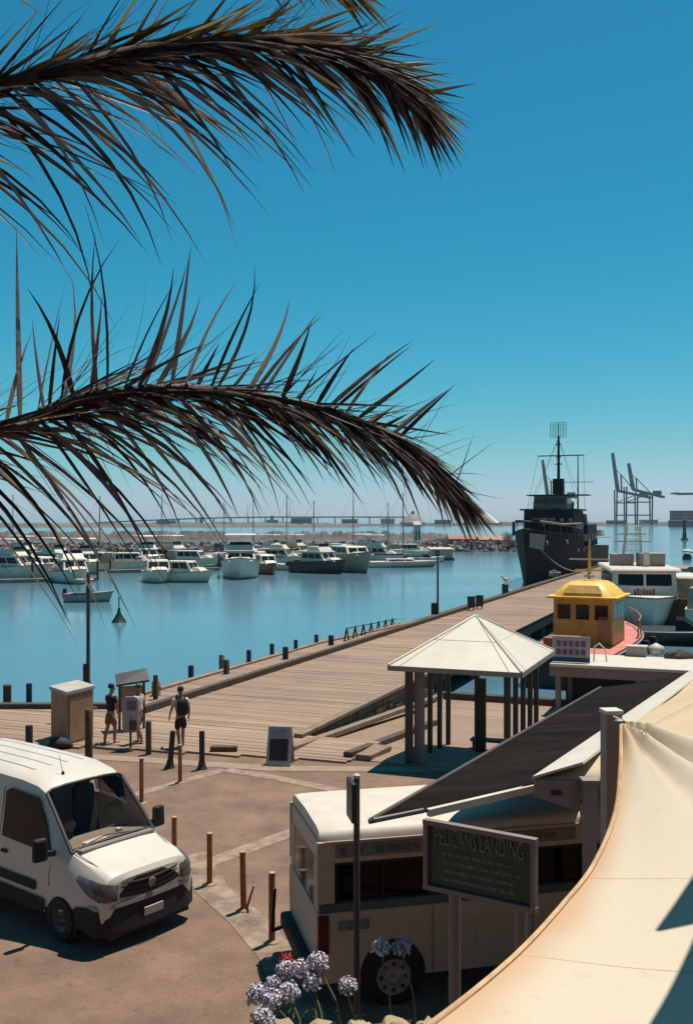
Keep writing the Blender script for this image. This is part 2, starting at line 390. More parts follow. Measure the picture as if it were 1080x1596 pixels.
for i in range(4):
    a, b_ = cv[i], cv[(i + 1) % 4]
    for f0, f1 in ((.09, 0.0), (.91, 1.0)):
        h_ = MB(); h_.tube([a.lerp(b_, f0) + Vector((0, 0, .006)), a.lerp(b_, f0).lerp(ap, .90) + Vector((0, 0, .006))], .010, 4); h_.build('roof_seam', mat('seam_tan', (.52, .46, .38), .7), rf)
    h_ = MB(); h_.tube([a.lerp(ap, .5).lerp(b_.lerp(ap, .5), f_ / 6) + Vector((0, 0, .004)) for f_ in range(7)], .006, 4); h_.build('roof_seam', mat('seam_tan', (.52, .46, .38), .7), rf)
m_ = MB(); m_.slab([Vector((.1, .1, EZ - .02)), Vector((PW - .1, .1, EZ - .02)), Vector((PW - .1, PL - .1, EZ - .02)), Vector((.1, PL - .1, EZ - .02))], 0.05)
m_.build('ceiling_lining', timber_dark, pav)
s_off = local_pier(pv0)
pts = []
for x in (0.45, 1.35, 2.25, PW - 0.45): pts += [(x, 0.45), (x, PL - 0.45)]
for y in (1.4, 2.4, 3.4): pts += [(0.45, y), (PW - 0.45, y)]
for x, y in pts:
    if (x, y) in ((1.35, 0.45), (2.25, 0.45)): continue
    zb = lz(s_off.y + y) - 0.05
    m_ = MB(); m_.box((x, y, (EZ - .03 + zb) / 2), (0.13, 0.13, EZ - .03 - zb)); m_.build('post', dkmetal, pav, bevel=0.01)
m_ = MB(); m_.box((0.72, 0.5, 1.25), (0.28, 0.06, 2.6)); m_.build('post_panel', greymetal, pav)
m_ = MB(); m_.box((0.47, 0.36, 1.25), (0.22, 0.05, 2.65)); m_.build('post_panel', dkmetal, pav)
m_ = MB(); m_.box((1.7, 3.4, 0.75), (0.3, 0.12, 2.4)); m_.build('notice_panel', dkmetal, pav)
m_ = MB(); m_.box((2.1, 3.9, .05), (1.6, .4, .07)); m_.box((1.4, 3.9, -.2), (.08, .35, .46)); m_.box((2.8, 3.9, -.2), (.08, .35, .46)); m_.build('seat', timber_grey, pav)

# ------------------------------------------------------------------ white van
clear = bpy.data.materials.new('tinted_glass'); clear.use_nodes = True
nt = clear.node_tree; n_ = nt.nodes; n_.clear()
o_ = n_.new('ShaderNodeOutputMaterial'); mx = n_.new('ShaderNodeMixShader'); tr = n_.new('ShaderNodeBsdfTransparent'); gl = n_.new('ShaderNodeBsdfGlossy'); fr = n_.new('ShaderNodeFresnel')
tr.inputs[0].default_value = (0.92, 0.90, 0.86, 1); gl.inputs['Roughness'].default_value = 0.03; fr.inputs[0].default_value = 1.22
nt.links.new(fr.outputs[0], mx.inputs[0]); nt.links.new(tr.outputs[0], mx.inputs[1]); nt.links.new(gl.outputs[0], mx.inputs[2]); nt.links.new(mx.outputs[0], o_.inputs[0])
busglass = clear.copy(); busglass.name = 'bus_glass'
[x for x in busglass.node_tree.nodes if x.type == 'BSDF_TRANSPARENT'][0].inputs[0].default_value = (0.05, 0.05, 0.05, 1)

van = thing('delivery_van', 'white delivery van parked beside the rusty orange bollards', 'van', (-3.095, 15.95, 0), R(-38.8))
#      x,    zb,  wl,  wz,  ww,   rz,   rw,   tz
ST = [(-0.02, .42, .74, .70, .82, 1.00, .70, 1.05), (-0.07, .36, .88, .74, .93, 1.07, .755, 1.125), (-0.26, .34, .95, .80, .965, 1.15, .785, 1.20), (-0.60, .34, .965, .85, .98, 1.23, .805, 1.285),
      (-0.92, .34, .97, .92, .99, 1.33, .825, 1.385), (-1.30, .34, .97, .95, .995, 1.74, .79, 1.80), (-1.68, .34, .97, .95, .995, 2.13, .755, 2.205), (-1.90, .34, .97, .95, .995, 2.22, .765, 2.31),
      (-2.30, .34, .97, .95, .995, 2.27, .79, 2.375), (-2.9, .34, .97, .95, .995, 2.28, .80, 2.395), (-4.2, .34, .97, .95, .995, 2.28, .80, 2.395), (-5.2, .34, .97, .95, .995, 2.26, .80, 2.37), (-5.27, .40, .94, .95, .96, 2.20, .77, 2.30)]
def ring(st):
    x, zb, wl, wz, ww, rz, rw, tz = st
    half = [(wl, zb), (wl + (ww - wl) * .7, zb + (wz - zb) * .5), (ww, wz), (ww + (rw - ww) * .45, wz + (rz - wz) * .55), (ww + (rw - ww) * .82, wz + (rz - wz) * .88), (rw, rz), (rw * .88, rz + (tz - rz) * .62), (rw * .55, rz + (tz - rz) * .92), (0, tz)]
    return [Vector((x, -y, z)) for y, z in half] + [Vector((x, y, z)) for y, z in half[-2::-1]]
rings = [ring(s_) for s_ in ST]
nr = len(rings[0])
# leave the windscreen open (faces 4..12 across the top between stations 4 and 6)
m_ = MB(); m_.loft(rings, closed=True, skip=lambda i, j: (i in (4, 5) and 5 <= j <= 10) or (i in (6, 7, 8) and j in (11, 12)))
vb = m_.build('body', carwhite, van, smooth=32)
# windscreen glass and its black surround
def lerp(a, b_, t): return a + (b_ - a) * t
wb, wt = rings[4], rings[6]
m_ = MB()
gp = []
for i in (4, 5, 6): gp.append([rings[i][j] + Vector((0.012, 0, 0.012)) for j in range(5, 12)])
m_.loft(gp, closed=False, cap=False); ws = m_.build('windscreen', clear, van, smooth=40)
m_ = MB()
m_.tube([rings[i][5] + Vector((.012, .0, .012)) for i in (4, 5, 6)], .03, 6); m_.tube([rings[i][11] + Vector((.012, 0, .012)) for i in (4, 5, 6)], .03, 6)
m_.tube([p for p in gp[0]], .028, 6); m_.tube([p for p in gp[2]], .026, 6); m_.build('windscreen_seal', black, ws, smooth=60)
# cabin interior
m_ = MB(); m_.box((-1.25, 0, 1.30), (.95, 1.5, .10), ry=R(-5)); m_.box((-.93, 0, 1.36), (.12, 1.5, .06)); m_.build('dashboard', mat('dash', (.24, .205, .175), .8), van, bevel=.03)
for yy in (-.42, .42):
    m_ = MB(); m_.box((-2.25, yy, 1.45), (.18, .5, 1.0), ry=R(-8), taper=.8); m_.box((-2.32, yy, 2.02), (.12, .26, .2)); m_.build('seat', mat('seat_fabric', (.03, .03, .032), .9), van, bevel=.04)
m_ = MB(); m_.lathe([(.17, 0), (.2, .02), (.17, .04)], 16, (0, 0, 0)); sw = m_.build('steering_wheel', black, van, loc=(-1.62, -.42, 1.47)); sw.rotation_euler = (0, R(-60), 0)
m_ = MB(); m_.box((-1.02, -.30, 1.40), (.16, .42, .01), rz=.1); m_.build('papers', whitep, van)
m_ = MB(); m_.box((-1.15, .28, 1.41), (.08, .09, .05)); m_.build('cup', whitep, van)
m_ = MB(); m_.box((-3.0, 0, 1.25), (.05, 1.5, 1.9)); m_.build('bulkhead', mat('bulk', (.25, .21, .18), .8), van)
def side_y(x, z):
    ww, rw, wz, rz = .995, .79, .95, 2.26
    for a, b_ in zip(ST[:-1], ST[1:]):
        if b_[0] <= x <= a[0]:
            t = (a[0] - x) / (a[0] - b_[0]); ww = lerp(a[4], b_[4], t); rw = lerp(a[6], b_[6], t); wz = lerp(a[3], b_[3], t); rz = lerp(a[5], b_[5], t)
    if z <= wz: return ww
    return ww + (rw - ww) * (z - wz) / (rz - wz) * (.82 if z > 1.6 else .86)
def side_panel(name, xz, m, off=.008, sgn=-1, parent=van, bevel=0, t=.02):
    mb = MB(); pts = [Vector((x, sgn * (side_y(x, z) + off), z)) for x, z in xz]
    if sgn > 0: pts = pts[::-1]
    mb.slab(pts, t); return mb.build(name, m, parent, bevel=bevel)
for sg in (-1, 1):
    side_panel('side_window', [(-1.30, 1.27), (-1.50, 1.70), (-1.78, 2.07), (-2.50, 2.12), (-2.62, 2.05), (-2.62, 1.33)][::-1] if sg < 0 else [(-1.30, 1.27), (-1.50, 1.70), (-1.78, 2.07), (-2.50, 2.12), (-2.62, 2.05), (-2.62, 1.33)][::-1], glassd if sg < 0 else clear, .012, sg)
    side_panel('side_moulding', [(-1.62, .66), (-4.1, .66), (-4.1, .80), (-1.62, .80)], blackm, .016, sg)
    side_panel('sill_trim', [(-1.62, .34), (-4.1, .34), (-4.1, .44), (-1.62, .44)], blackm, .010, sg)
    mb = MB(); mb.box((-2.52, sg * (side_y(-2.5, 1.08) + .025), 1.10), (.16, .04, .05)); mb.build('door_handle', blackm, van, bevel=.01)
    for x0 in (-1.28, -2.72, -4.0):
        mb = MB()
        zs = [.5, .95, 1.3, 1.7, 2.1] if x0 < -2 else [.8, .95, 1.15]
        mb.tube([Vector((x0, sg * (side_y(x0, z) + .001), z)) for z in zs], .007, 4); mb.build('door_seam', mat('seam', (.12, .11, .11), .8), van)
    # mirror
    mb = MB(); mb.box((-1.22, sg * 1.20, 1.42), (.13, .24, .36), rz=sg * .15, taper=.9); mi = mb.build('mirror', blackm, van, bevel=.04)
    mb = MB(); mb.beam((-1.25, sg * .92, 1.30), (-1.22, sg * 1.12, 1.34), .08, .08); mb.build('mirror_arm', blackm, mi)
    # headlight: follows the wing corner
    mb = MB(); sec_ = []
    for x_, y_, z0_, z1_ in ((.0, .655, .77, .99), (-.012, .76, .765, 1.01), (-.04, .85, .77, 1.03), (-.11, .915, .785, 1.05), (-.25, .955, .83, 1.075), (-.42, .975, .92, 1.095), (-.56, .982, 1.03, 1.105)):
        ox, oy = (.02, .012) if y_ < .9 else (.008, .022)
        sec_.append([Vector((x_ + ox, sg * (y_ + oy), z0_)), Vector((x_ + ox, sg * (y_ + oy * .7), lerp(z0_, z1_, .55))), Vector((x_ + ox - .035, sg * (y_ - .035), z1_)), Vector((x_ - .10, sg * (y_ - .10), z1_ - .01)), Vector((x_ - .10, sg * (y_ - .08), z0_))])
    mb.loft(sec_); hl = mb.build('headlight', mat('lamp_glass', (.13, .12, .115), .12, var=.3, scale=12), van, smooth=30)
    mb = MB(); mb.beam((.02, sg * .67, .775), (-.10, sg * .935, .79), .02, .02); mb.build('lamp_trim', blackm, hl)
    mb = MB(); mb.lathe([(.05, 0), (.05, .03)], 12, (-.09, sg * .72, .47), 'X'); mb.build('fog_lamp', whitep, van)
    # bonnet slots
    mb = MB(); mb.box((-.86, sg * .50, 1.362), (.085, .36, .012), ry=R(18.5), rz=-sg * .06); mb.build('bonnet_vent', black, van)
    mb = MB(); mb.tube([(-.885, sg * .6 - .1, 1.40), (-.93, sg * .25 - .1, 1.435), (-.96, sg * .0 - .12, 1.46)], .012, 5); mb.build('wiper', black, van)
    mb = MB(); mb.tube([Vector((-.92, sg * .80, 1.365)), Vector((-.6, sg * .745, 1.268)), Vector((-.3, sg * .70, 1.175)), Vector((-.12, sg * .58, 1.10))], .007, 4); mb.build('bonnet_seam', mat('seam', (.12, .11, .11), .8), van)
    for x0 in (-.98, -4.55):
        mb = MB(); mb.lathe([(.0, -.02), (.44, -.02), (.44, .012), (.36, .014)], 24, (x0, 0, 0), 'Y')
        ar = mb.build('wheel_arch', blackm, van, loc=(0, sg * .962, .42)); ar.rotation_euler = (0, 0, 0) if sg > 0 else (R(180), 0, 0)
        if sg < 0: ar.location.z = .42
        wh = thing_part = bpy.data.objects.new('wheel', None); col.objects.link(wh); wh.parent = van; wh.location = (x0, sg * .90, .345)
        mb = MB(); mb.lathe([(.20, -.12), (.32, -.12), (.345, -.08), (.345, .08), (.32, .12), (.20, .12)], 24, axis='Y', cap=False); mb.build('tyre', blackm, wh, smooth=40)
        mb = MB(); mb.lathe([(.0, sg * .07), (.06, sg * .10), (.12, sg * .07), (.20, sg * .11), (.205, 0)], 24, axis='Y'); mb.build('rim', dkmetal, wh, smooth=40)  # rim kept dark to carry the shade around the wheel
# front bumper, grille, emblem, plate
def front_x(y): return -.02 - .05 * (abs(y) / .8) ** 2 if abs(y) < .8 else -.07 - .6 * (abs(y) - .8)
def front_band(name, y0, y1, z0, z1, off, m, parent=van, n=12, zc=0.0, thick=.05):
    mb = MB(); pr_ = []
    for i in range(n + 1):
        y = y0 + (y1 - y0) * i / n; x = front_x(y) + off
        lift = zc * (abs(y) / max(abs(y0), abs(y1))) ** 2
        pr_.append([Vector((x - thick, y, z0 + lift)), Vector((x, y, z0 + lift)), Vector((x - .1 * (z1 - z0), y, z1 + lift)), Vector((x - thick, y, z1 + lift))])
    mb.loft(pr_); return mb.build(name, m, parent, smooth=30)
front_band('bumper', -.985, .985, .26, .64, .075, blackm, thick=.30, n=20)
for sg in (-1, 1):  # cladding painted black and tall to carry the shade low on the van
    side_panel('wing_shade_cladding', [(-.10, .30), (-.60, .30), (-.60, .62), (-.34, .66), (-.10, .64)], blackm, .014, sg)
    side_panel('lower_shade_cladding', [(-1.40, .36), (-4.12, .36), (-4.12, .56), (-1.40, .56)], blackm, .013, sg)
front_band('bumper_lip', -.975, .975, .645, .705, .055, mat('bumper_grey', (.36, .33, .31), .5), thick=.2)
gr = front_band('grille', -.60, .60, .72, 1.02, .035, black, zc=.05, thick=.06)
for k in range(3): front_band('grille_bar', -.56, .56, .79 + k * .075, .805 + k * .075, .042, dkmetal, gr, zc=.055, thick=.03)
front_band('grille_surround', -.60, .60, .70, .735, .045, mat('bumper_grey', (.36, .33, .31), .5), gr, zc=.05, thick=.05)
em = MB(); em.lathe([(.06, 0), (.075, .012), (.06, .024)], 20, (.0, 0, 0), 'X')
for k in range(3):
    a = R(90 + 120 * k); em.beam((.012, 0, 0), (.012, math.cos(a) * .065, math.sin(a) * .065), .015, .014, up=(1, 0, 0))
em.build('emblem', greymetal, gr, loc=(.02, 0, .88))
mb = MB(); mb.box((.075, 0, .47), (.02, .38, .13)); pl = mb.build('number_plate', mat('plate_white', (.62, .58, .58), .5), van, bevel=.006)
mb = MB(); mb.box((-.15, 0, .24), (.3, 1.6, .1)); mb.build('lower_valance', blackm, van)
mb = MB(); mb.tube([(-1.95, -.25, 2.33), (-2.06, -.25, 2.62)], [.006, .003], 5); mb.lathe([(.03, 0), (.02, .04), (0, .05)], 10, (-1.95, -.25, 2.32)); mb.build('aerial', blackm, van)
def roof_z(x, y):
    for a, b_ in zip(ST[:-1], ST[1:]):
        if b_[0] <= x <= a[0]:
            t = (a[0] - x) / (a[0] - b_[0]); rz, rw, tz = (lerp(a[k], b_[k], t) for k in (5, 6, 7)); y = abs(y) / rw
            return lerp(tz, rz + .92 * (tz - rz), y / .55) if y < .55 else lerp(rz + .92 * (tz - rz), rz + .62 * (tz - rz), (y - .55) / .33)
for yy in (-.48, -.16, .16, .48):
    mb = MB(); mb.tube([Vector((x_, yy, roof_z(x_, yy) + .004)) for x_ in (-2.4, -2.9, -3.5, -4.2, -5.0)], .014, 6); mb.build('roof_rib', carwhite, vb, smooth=60)

# ------------------------------------------------------------------ minibus
beige = mat('bus_body', (0.50, 0.39, 0.30), 0.45, var=0.08, scale=1.5)
busgrey = mat('bus_rear', (.46, .40, .36), .45, var=.1)
teal = mat('bus_stripe', (0.04, 0.085, 0.08), 0.4, var=0.15)
bus = thing('minibus', 'white and beige minibus with dark side windows behind the restaurant sign', 'bus', (-0.39, 13.5, 0), R(13.5))
BL, BW = 6.6, 2.08
prof = [(0.0, 2.26), (0.015, 2.33), (0.06, 2.39), (0.22, 2.43), (BW / 2, 2.46), (BW - .22, 2.43), (BW - .06, 2.39), (BW - .015, 2.33), (BW, 2.26)]
m_ = MB()
rr = []
for x, k, dz in ((.10, .90, -.08), (.04, .96, -.04), (.16, 1, 0), (.4, 1, .02), (BL * .5, 1, .03), (BL - .9, 1, .02), (BL - .35, .98, -.05), (BL - .1, .94, -.16)):
    rr.append([Vector((x, BW / 2 + (y - BW / 2) * k, 2.26 + (z - 2.26) * (1 + dz * 2))) for y, z in prof])
m_.loft(rr[1:], closed=True); m_.build('roof', whitep, bus, smooth=40)
for yy, sg in ((0.0, -1), (BW, 1)):
    yb = yy - sg * .03
    m_ = MB(); m_.box((BL / 2, yb, .83), (BL, .06, .96)); m_.build('side_panel', beige, bus, bevel=.02)
    m_ = MB(); m_.box((BL / 2, yb + sg * .004, 1.37), (BL - .06, .06, .11)); m_.build('side_stripe', teal, bus)
    m_ = MB(); m_.box((BL / 2, yb, 2.115), (BL, .06, .29)); m_.build('upper_panel', beige, bus, bevel=.01)
    for x in (.12, 1.62, 3.1, 4.6, 6.0, BL - .06):
        m_ = MB(); m_.box((x, yb, 1.70), (.24 if x < .2 else .07, .055, .54)); m_.build('window_pillar', beige if x < .2 else black, bus)
    for x0, x1 in ((.24, 1.585), (1.655, 3.065), (3.135, 4.565), (4.635, 5.965)):
        m_ = MB(); m_.box(((x0 + x1) / 2, yb, 1.70), (x1 - x0, .012, .53)); wn_ = m_.build('window', busglass, bus)
        m_ = MB(); xa, xb, za, zb_ = x0 + .012, x1 - .012, 1.445, 1.955
        for p_, q_ in (((xa, za), (xb, za)), ((xb, za), (xb, zb_)), ((xb, zb_), (xa, zb_)), ((xa, zb_), (xa, za)), (((xa + xb) / 2, za), ((xa + xb) / 2, zb_))): m_.beam((p_[0], yb + sg * .018, p_[1]), (q_[0], yb + sg * .018, q_[1]), .03, .028, up=(0, 1, 0))
        m_.build('rubber_seal', blackm, wn_, kind='stuff')
m_ = MB(); m_.box((2.0, -.006, 2.13), (3.5, .02, .17)); sb_ = m_.build('letter_band', mat('band_grey', (.20, .175, .165), .6), bus)
x = .35; rl = random.Random(5)
while x < 3.6:
    wl_ = rl.uniform(.03, .09); m_ = MB(); m_.box((x, -.022, 2.13), (wl_, .006, rl.uniform(.06, .1))); m_.build('lettering', teal, sb_); x += wl_ + rl.choice((.03, .03, .16))
# rear wall with its window, tail lamps, bumper
m_ = MB(); m_.box((.03, BW / 2, .83), (.06, BW - .12, .96)); m_.build('rear_panel', busgrey, bus, bevel=.02)
m_ = MB(); m_.box((.05, BW / 2, 2.13), (.06, BW - .12, .26)); m_.build('rear_upper_panel', busgrey, bus)
for y in (.16, BW - .16):
    m_ = MB(); m_.box((.04, y, 1.655), (.06, .26, .69)); m_.build('rear_pillar', busgrey, bus, bevel=.02)
m_ = MB(); m_.box((.03, BW / 2, 1.655), (.02, BW - .55, .68)); m_.build('rear_window', mat('green_glass', (.012, .04, .036), .06, spec=.06), bus)
m_ = MB(); m_.box((-.06, BW / 2, .48), (.18, BW, .22)); m_.build('rear_bumper', blackm, bus, bevel=.04)
for y in (.02, BW - .02):
    m_ = MB(); m_.box((.08, y, 1.02), (.16, .10, .52)); m_.build('tail_lamp', mat('tail_lamp', (.14, .02, .012), .2, var=.3, scale=9), bus, bevel=.02)
m_ = MB(); m_.box((.50, -.012, 1.12), (.42, .02, .12)); m_.build('side_sign', mat('bus_sign', (.12, .17, .16), .6, var=.5, scale=14), bus)
m_ = MB(); m_.box((BL - .02, BW / 2, 1.3), (.05, BW - .1, 1.9)); m_.build('front_panel', beige, bus)
m_ = MB(); m_.box((BL / 2, BW / 2, .38), (BL - .1, BW - .14, .06)); m_.build('floor', black, bus)
for x in (.6, 1.5, 2.3, 3.1, 3.9, 4.7):
    for y in (.45, 1.6):
        m_ = MB(); m_.box((x, y, 1.0), (.12, .75, 1.1), ry=R(-8)); m_.build('seat', mat('bus_seat', (.025, .022, .03), .9), bus, bevel=.03)
for x0 in (1.05, 5.0):
    m_ = MB(); m_.lathe([(0, -.012), (.46, -.012), (.46, .006), (.4, .008), (0, .008)], 28, (x0, -.004, .42), 'Y'); m_.build('wheel_arch', blackm, bus)
    for yy, sg in ((.06, -1), (BW - .06, 1)):
        wh = bpy.data.objects.new('wheel', None); col.objects.link(wh); wh.parent = bus; wh.location = (x0, yy, .38)
        m_ = MB(); m_.lathe([(.22, -.11), (.35, -.11), (.38, -.07), (.38, .07), (.35, .11), (.22, .11)], 26, axis='Y', cap=False); m_.build('tyre', blackm, wh, smooth=40)
        m_ = MB(); m_.lathe([(0, sg * .10), (.07, sg * .13), (.12, sg * .10), (.24, sg * .12), (.255, sg * .08), (.25, 0)], 26, axis='Y'); hb = m_.build('hub_cap', mat('hub', (.30, .27, .25), .4, var=.2, scale=8), wh, smooth=40)
        for k in range(8):
            a = R(45 * k); m_ = MB(); m_.lathe([(0, sg * .105), (.03, sg * .125), (.03, sg * .10)], 8, (math.sin(a) * .18, 0, math.cos(a) * .18)[0:3], 'Y'); m_.build('hub_hole', black, hb)
for x in (1.62, 3.1, 4.6): m_ = MB(); m_.box((x, -.0015, .83), (.012, .006, .9)); m_.build('panel_seam', mat('seam', (.12, .11, .11), .8), bus)
for x in (2.5,): m_ = MB(); m_.box((x, -.004, .85), (.5, .012, .4)); m_.build('locker_door', beige, bus)
m_ = MB(); m_.box((BL / 2, -.012, 2.262), (BL - .2, .03, .02)); m_.build('rain_gutter', busgrey, bus)
m_ = MB(); m_.beam((-.30, 1.9, .35), (-.26, 1.9, 1.0), .03, .05); m_.beam((-.30, 1.9, .37), (0, 1.9, .45), .03, .05); m_.build('tow_bar', black, bus)

# ------------------------------------------------------------------ bollards
def orange_bollard(label, base, hgt, lean=(0, 0)):
    t = thing('rusty_bollard', label, 'bollard', base, group='rusty orange bollards beside the van', rot=(lean[0], lean[1], 0))
    m_ = MB(); m_.lathe([(.052, -.02), (.052, hgt - .02), (.045, hgt)], 12); m_.build('post', rust, t, smooth=40)
    m_ = MB(); m_.lathe([(.055, hgt - .015), (.055, hgt + .008), (.03, hgt + .018)], 12); m_.build('cap', mat('cap_tan', (.45, .32, .2), .6), t)
    m_ = MB(); m_.lathe([(.15, -.015), (.13, .02), (.06, .035)], 9); m_.build('concrete_foot', concrete, t)
orange_bollard('rusty orange bollard closest to the minibus', G(424, 1468), 1.08)
orange_bollard('rusty orange bollard second from the minibus', G(380, 1418), .98, (0, R(-1)))
orange_bollard('rusty orange bollard third from the minibus, beside the van bumper', G(327, 1378), .92)
orange_bollard('rusty orange bollard mostly hidden behind the van bonnet', G(272, 1342), .85)
orange_bollard('rusty orange bollard behind the van windscreen', G(221, 1252), 1.05)
orange_bollard('rusty orange bollard standing alone near the person with backpack', G(281, 1220), .95)
m_ = MB(); m_.box((0, 0, .2), (.05, .05, .45), taper=.6, ry=.3); tag(m_.build('broken_stake', timber_grey, loc=G(384, 1419) + Vector((.06, 0, 0))), 'short broken stake at the foot of a rusty bollard', 'stake')
def black_bollard(label, base, hgt, r=.085, m=black, flare=True, lean=0):
    t = thing('timber_bollard', label, 'bollard', base, group='dark timber bollards along the promenade edge', rot=(0, lean, 0))
    m_ = MB(); m_.lathe([(r, -.02), (r, hgt - .03), (r * .8, hgt)], 10); m_.build('post', m, t, smooth=40)
    if flare:
        m_ = MB(); m_.lathe([(r * 2.0, 0), (r * 1.5, .05), (r * 1.12, .2), (r * 1.02, .22)], 10); m_.build('base_collar', m, t, smooth=50)
black_bollard('black bollard standing alone between the walker and the sandwich board', G(315, 1198), 1.0, .075)
black_bollard('leaning black bollard in front of the person with backpack', G(265, 1196), .98, .075, lean=R(5))
black_bollard('dark bollard between the pedestal sign and the walker', G(232, 1175), .93, .085, mat('bollard_grey', (.07, .06, .05), .7), False)
black_bollard('tall weathered bollard right of the concrete box', G(139, 1181), 1.35, .11, timber_dark, False)
black_bollard('short black bollard left of the concrete box', G(46, 1166), .66, .11, black, False)
black_bollard('thick dark pile at the left end of the quay edge', G(12, 1101), .78, .15, timber_dark, False)
black_bollard('dark pile on the quay edge behind the short bollard', G(46, 1098), .76, .11, black, False)

# piles and mooring posts along the pier's left edge
def pile(label, px, py, top, r, m=timber_dark, z=0.0):
    b_ = G(px, py, z); hg = (py - top) / F * b_.y
    t = thing('mooring_pile', label, 'pile', b_, group='mooring piles along the pier edge')
    m_ = MB(); m_.lathe([(r, -1.2), (r, hg - .04), (r * .8, hg)], 9); m_.build('shaft', m, t, smooth=40)
    m_ = MB(); m_.lathe([(r * 1.06, hg * .55), (r * 1.06, hg * .62)], 9); m_.build('band', dkmetal, t)
    return t
pile('stubby weathered double pile just right of the information board', 244, 1086, 1061, .17, timber_grey)
t_ = pile('small upright post on the stubby pile by the information board', 243, 1073, 1052, .09, timber_dark, .45)
pile('thin black pile first along the pier edge past the stubby pile', 298, 1060, 1037, .12, black)
pile('darker pile, nearer of the touching pair on the pier edge', 353, 1052, 1028, .13, timber_dark)
pile('greyer pile, farther of the touching pair on the pier edge', 346, 1046, 1020, .13, timber_grey)
pile('thin black pile just past the touching pair', 388, 1036, 1013, .11, black)
pile('thin black pile just left of the thicker one before the gangway', 424, 1024, 1003, .11, black)
pile('thicker black pile before the zigzag gangway rail', 445, 1029, 1008, .14, black)
pile('slim black pile between two thicker ones near the gangway', 461, 1015, 997, .10, black)
pile('slim black pile just left of the last thick one', 493, 1005, 989, .11, black)
pile('thick black pile beside the zigzag gangway rail', 516, 1007, 990, .15, black)
pile('dark mooring post by the far stretch of pier', 787, 926, 910, .30, navy)

# zigzag railed gangway lying along the edge
gw = thing('gangway', 'dark zigzag railed gangway beside the pier edge', 'gangway', G(536, 1001, 0), 0)
g0 = Vector(gw.location); g1 = G(618, 972, .0); dv_ = g1 - g0
m_ = MB(); m_.beam((0, 0, 0), dv_, .5, .12); m_.build('deck', timber_grey, gw)
for k in range(7):
    a = dv_ * (k / 7); b_ = dv_ * ((k + 1) / 7); m_ = MB()
    hz = lerp(.75, .4, k / 7)
    m_.tube([a, a + Vector((.15, 0, hz)), b_ * .55 + a * .45], .05, 5); m_.build('brace', black, gw)
m_ = MB(); m_.tube([Vector((.15, 0, .75)), dv_ + Vector((0, 0, .3))], .03, 5); m_.build('handrail', dkmetal, gw)

# ------------------------------------------------------------------ light poles
lp_ = thing('light_pole', 'tall thin dark lamp pole behind the concrete box', 'lamp pole', G(138, 1120), 0)
m_ = MB(); m_.lathe([(.10, 0), (.10, 1.2), (.07, 1.25), (.055, 4.7)], 10); m_.build('shaft', dkmetal, lp_, smooth=40)
m_ = MB(); m_.box((-.06, 0, 1.45), (.2, .16, .75)); m_.build('control_box', black, lp_, bevel=.02)
m_ = MB(); m_.lathe([(.06, 4.7), (.075, 4.74), (.04, 4.86), (0, 4.9)], 10); m_.build('finial', dkmetal, lp_)
lp2 = thing('light_pole', 'thin dark lamp pole halfway along the pier edge', 'lamp pole', G(682, 961), 0)
m_ = MB(); m_.lathe([(.08, 0), (.06, 4.3)], 8); m_.build('shaft', dkmetal, lp2)
m_ = MB(); m_.box((-.2, 0, .55), (.5, .4, .8)); m_.build('control_box', black, lp2, bevel=.03)
m_ = MB(); m_.lathe([(.06, 4.3), (.09, 4.36), (.03, 4.5)], 8); m_.build('finial', dkmetal, lp2)
for i, px in enumerate((734, 747)):
    t = thing('litter_bin', ('left' if i == 0 else 'right') + ' of two dark bins at the far pier edge', 'bin', G(px, 952 - i * 2), 0, 'pair of bins on the pier')
    m_ = MB(); m_.box((0, 0, .62), (.5, .45, .75), taper=1.08); m_.build('body', black, t, bevel=.04)
    m_ = MB(); m_.box((0, 0, 1.03), (.55, .5, .07)); m_.build('lid', dkmetal, t)
    for sx in (-.18, .18): m_ = MB(); m_.box((sx, 0, .13), (.06, .3, .26)); m_.build('leg', dkmetal, t)
bird = thing('gull', 'white gull perched on a dark mooring post', 'bird', G(787, 926) + Vector((0, 0, .98)), R(200))
m_ = MB(); m_.loft([[Vector((x, r_ * math.cos(a) * .8, .32 + dz + r_ * math.sin(a))) for a in [k * math.pi / 4 for k in range(8)]] for x, r_, dz in ((-.42, .02, .05), (-.2, .12, .02), (0, .17, .0), (.16, .15, .08), (.24, .09, .22), (.30, .10, .32), (.38, .06, .32), (.48, .015, .29))]); m_.build('body', whitep, bird, smooth=60)
m_ = MB(); m_.tube([(0, .05, .2), (0, .05, 0)], .015, 5); m_.tube([(0, -.05, .2), (0, -.05, 0)], .015, 5); m_.build('leg', rust, bird)

# ------------------------------------------------------------------ concrete service box and details
cb = thing('concrete_box', 'sandy concrete service box with flat lid on the promenade', 'service box', (0, 0, 0), 0)
c1, c2, c3 = G(104, 1164), G(146, 1151), G(80, 1153)
cb.location = (c1.x, c1.y, 0)
ex = (c2 - c1); ex = Vector((ex.x, ex.y, 0)); ey = c3 - c1; ey = Vector((ey.x, ey.y, 0))
sandst = mat('sandy_concrete', (0.42, 0.26, 0.155), .9, var=.18, scale=2.2, bump=.4)
def par(mb, a0, a1, b0, b1, z0, z1):
    q = [ex * a0 + ey * b0, ex * a1 + ey * b0, ex * a1 + ey * b1, ex * a0 + ey * b1]
    mb.hexa([v + Vector((0, 0, z0)) for v in q] + [v + Vector((0, 0, z1)) for v in q])
m_ = MB(); par(m_, 0, 1, 0, 1, 0, 1.50); m_.build('body', sandst, cb, bevel=.015)
m_ = MB(); par(m_, -.04, 1.04, -.05, 1.05, 1.503, 1.62); m_.build('lid', mat('lid_grey', (.46, .42, .38), .85, var=.15), cb, bevel=.02)
